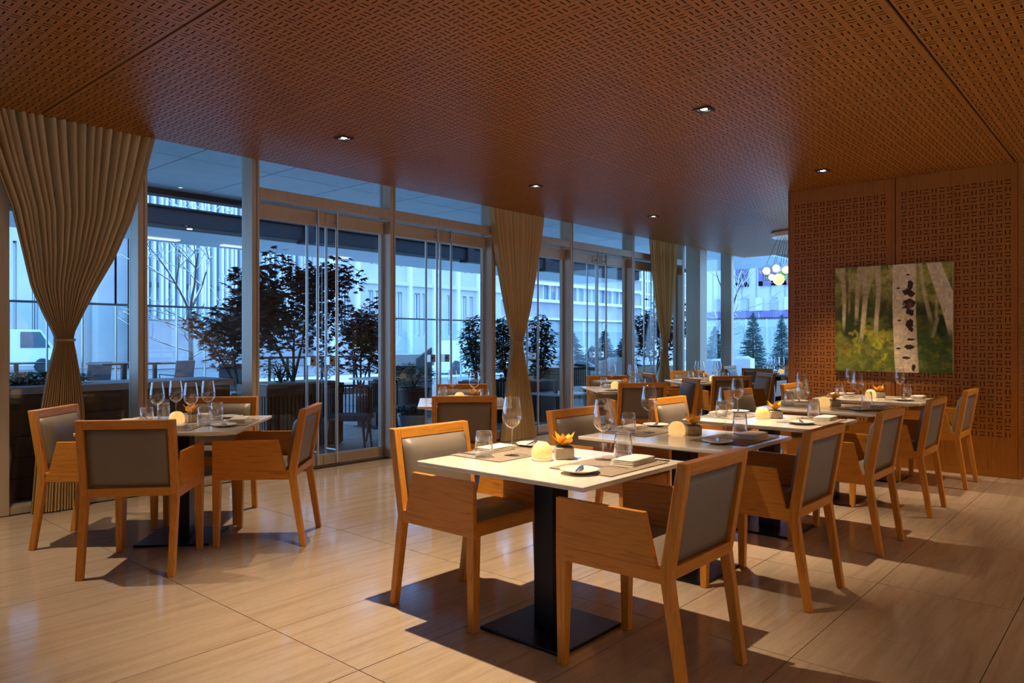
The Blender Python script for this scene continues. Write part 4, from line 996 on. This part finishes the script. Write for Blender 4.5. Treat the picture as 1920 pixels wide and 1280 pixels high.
# limestone building at left
zr = lambda px, py, Y: on_y(px, py, Y).z
t, x0, x1, f = facade('limestone_building', 'pale limestone building with recessed windows beyond left curtain', 42, -30, 256, 26, 'stonewall', [(24,32),(60,72),(100,112),(178,186),(193,208),(216,224)], [(1.0,6.2),(8.6,11.0),(12.2,16.0),(17.2,20.5),(22,25)])
for k, p in enumerate((182, 212, 236)): link('porch_pillar', box_mesh('porch_pillar', f(p)-x0-.45, f(p)-x0+.45, -1.4, -.6, 0, 7.2, M['stonewall']), t)
link('porch_slab', box_mesh('porch_slab', f(150)-x0, f(250)-x0, -1.6, 0, 7.2, 8.2, M['stonewall']), t); link('cornice', box_mesh('cornice', 0, x1-x0, -.5, 0, 16.6, 17.0, M['stonewall']), t)
# glass tower with white fins
t, x0, x1, f = facade('finned_glass_building', 'blue glass building striped with thin white vertical fins', 38, 252, 602, 30, 'mid_glass', [], [])
rf = random.Random(3); p = 262; k = 0
fin_me = MB().box(-.055,.055,-.35,0,2.5,30).mesh('fin', M['white_fin'])
while p < 600: link('fin', fin_me, t, (f(p)-x0, 0, 0)); p += rf.choice((5,9,12,7,14))
for z in (4.1, 8.0, 11.8, 15.6, 19.4): link('floor_band', box_mesh('floor_band', 0, x1-x0, -.06, 0, z, z+.25, M['dark_glass']), t)
link('base_wall', box_mesh('base_wall', 0, x1-x0, -.3, 0, 0, 2.4, M['concrete_wall']), t)
# grey pink stone building
cols = [(640,654),(690,700),(704,712),(744,754),(777,788),(792,801),(838,848),(867,875),(880,887)]
t, x0, x1, f = facade('grey_stone_building', 'pale grey stone building with tall paired windows beyond the first doors', 36, 598, 940, 28, 'stonewall2', cols, [(1.6,4.4),(6.0,9.4),(11.5,15.0),(17,20.5)], .25, 'mid_glass')
for p in (620, 668, 720, 733, 766, 812, 856, 895): link('pier', box_mesh('pier', f(p)-x0-.12, f(p)-x0+.12, -.25, 0, 0, 28, M['white_fin']), t)
link('string_course', box_mesh('string_course', 0, x1-x0, -.2, 0, 4.9, 5.15, M['stonewall']), t)
# banded concrete building
Yc = 40
t, x0, x1, f = facade('banded_concrete_building', 'grey concrete building with ribbon windows beyond the third doors', Yc, 936, 1200, zr(1100,415,Yc), 'concrete_wall', [(1018,1188)], [(zr(1100,568,Yc), zr(1100,540,Yc)), (.6, zr(1100,622,Yc)), (zr(1100,500,Yc), zr(1100,482,Yc))], .4, 'mid_glass')
for zz in (zr(1100,540,Yc), zr(1100,570,Yc), zr(1100,514,Yc), zr(1100,602,Yc)): link('ledge', box_mesh('ledge', 0, x1-x0, -.35, 0, zz, zz+.25, M['white_fin']), t)
for k in range(13):
    p = 1022 + k*13; link('window_post', box_mesh('window_post', f(p)-x0-.06, f(p)-x0+.06, .2, .4, zr(1100,568,Yc)+.1, zr(1100,540,Yc)+.1, M['white_fin']), t)
# lattice tower far behind
Yt = 75
t, x0, x1, f = facade('lattice_tower', 'distant blue glass tower with a fine white grid', Yt, 1175, 1330, 60, 'mid_glass', [], [])
g = MB().box(-.14,.14,-.3,0,0,60).mesh('mullion_line', M['white_fin'])
for k in range(34): link('mullion_line', g, t, ((x1-x0)*k/33, 0, 0))
for k in range(22): link('floor_line', box_mesh('floor_line', 0, x1-x0, -.3, 0, 2.6*k, 2.6*k+.3, M['white_fin']), t)
# panelled building beyond the end windows
Xb = 40
zx = lambda px, py: on_x(px, py, Xb).z
t, x0, x1, f = facade('panelled_building', 'grey panelled building with violet window frames beyond the end windows', Xb, 1300, 1560, 30, 'stonewall2', [(1383,1402),(1428,1452),(1470,1490)], [(zx(1430,530), zx(1430,478)), (zx(1430,452), zx(1430,400))], .35, 'mid_glass', 'x')
for (c0, c1) in ((1381,1404),(1424,1456),(1468,1492)):
    a, b = f(c0)-x0, f(c1)-x0; z0, z1 = zx(1430,536)+.1, zx(1430,470)+.1
    for bx in ((a,a+.25,z0,z1),(b-.25,b,z0,z1),(a,b,z0,z0+.25)): link('violet_frame', box_mesh('violet_frame', bx[0], bx[1], -.15, 0, bx[2], bx[3], M['purple']), t)
for k in range(9):
    p = 1310 + k*27; link('stone_panel', box_mesh('stone_panel', f(p)-x0, f(p+13)-x0, -.12, 0, zx(1430,582)+.1, zx(1430,558)+.1, M['cap' if k%2 else 'stonewall']), t)
    link('joint_line', box_mesh('joint_line', f(p)-x0-.04, f(p)-x0+.04, -.02, 0, 0, 30, M['cap']), t)
link('dark_band', box_mesh('dark_band', 0, x1-x0, -.05, 0, zx(1430,600)+.1, zx(1430,583)+.1, M['purple']), t)
link('ground_wall', box_mesh('ground_wall', 0, x1-x0, -.3, 0, 0, zx(1430,600)+.1, M['concrete_wall']), t)

# vehicles
def car(px, d, L, H, label, m, van=False, rz=0):
    b = at(px, 690, d); b.z = -.14; t = thing('parked_car' if not van else 'parked_van', label, 'car' if not van else 'van', b, rz)
    h = H; body = [(-L/2,.25),(-L/2+.05,.62*h/1.45),(-L*.28,.66*h/1.45),(-L*.16,h),(L*.22,h),(L*.36,.68*h/1.45),(L/2-.05,.6*h/1.45),(L/2,.25)] if not van else [(-L/2,.3),(-L/2,h),(L*.3,h),(L*.42,h*.55),(L/2,h*.5),(L/2,.3)]
    vs = [(p[0],-.85,p[1]) for p in body]+[(p[0],.85,p[1]) for p in body]; n = len(body)
    link('car_body', MB().add(vs, [tuple(range(n)), tuple(range(2*n-1,n-1,-1))]+[(i,i+n,(i+1)%n+n,(i+1)%n) for i in range(n)]).mesh('car_body', M[m], bevel=.06), t)
    gw = [(-L*.24,.70*h/1.45),(-L*.15,h-.09),(L*.20,h-.09),(L*.30,.71*h/1.45)] if not van else [(L*.12,h*.58),(L*.12,h-.1),(L*.29,h-.1),(L*.38,h*.58)]
    link('side_window', MB().add([(p[0],-.87,p[1]) for p in gw], [(0,1,2,3)]).mesh('side_window', M['dark_glass']), t)
    for x in (-L*.31, L*.31):
        w = link('wheel', MB().lathe([(0,-.1),(.22,-.1),(.32,-.08),(.33,0),(.32,.08),(.22,.1),(0,.1)], 20).mesh('wheel', M['black_metal']), t, (x,-.78,.33)); w.rotation_euler = (math.pi/2,0,0)
        h_ = link('hubcap', MB().lathe([(0,-.11),(.18,-.11),(.2,-.1)], 16).mesh('hubcap', M['steel']), w)
car(872, 31, 4.3, 1.45, 'white parked car on the snowy street beyond second doors', 'white_fin')
car(0, 33, 4.6, 1.95, 'white van parked across the street at far left', 'white_fin', True)
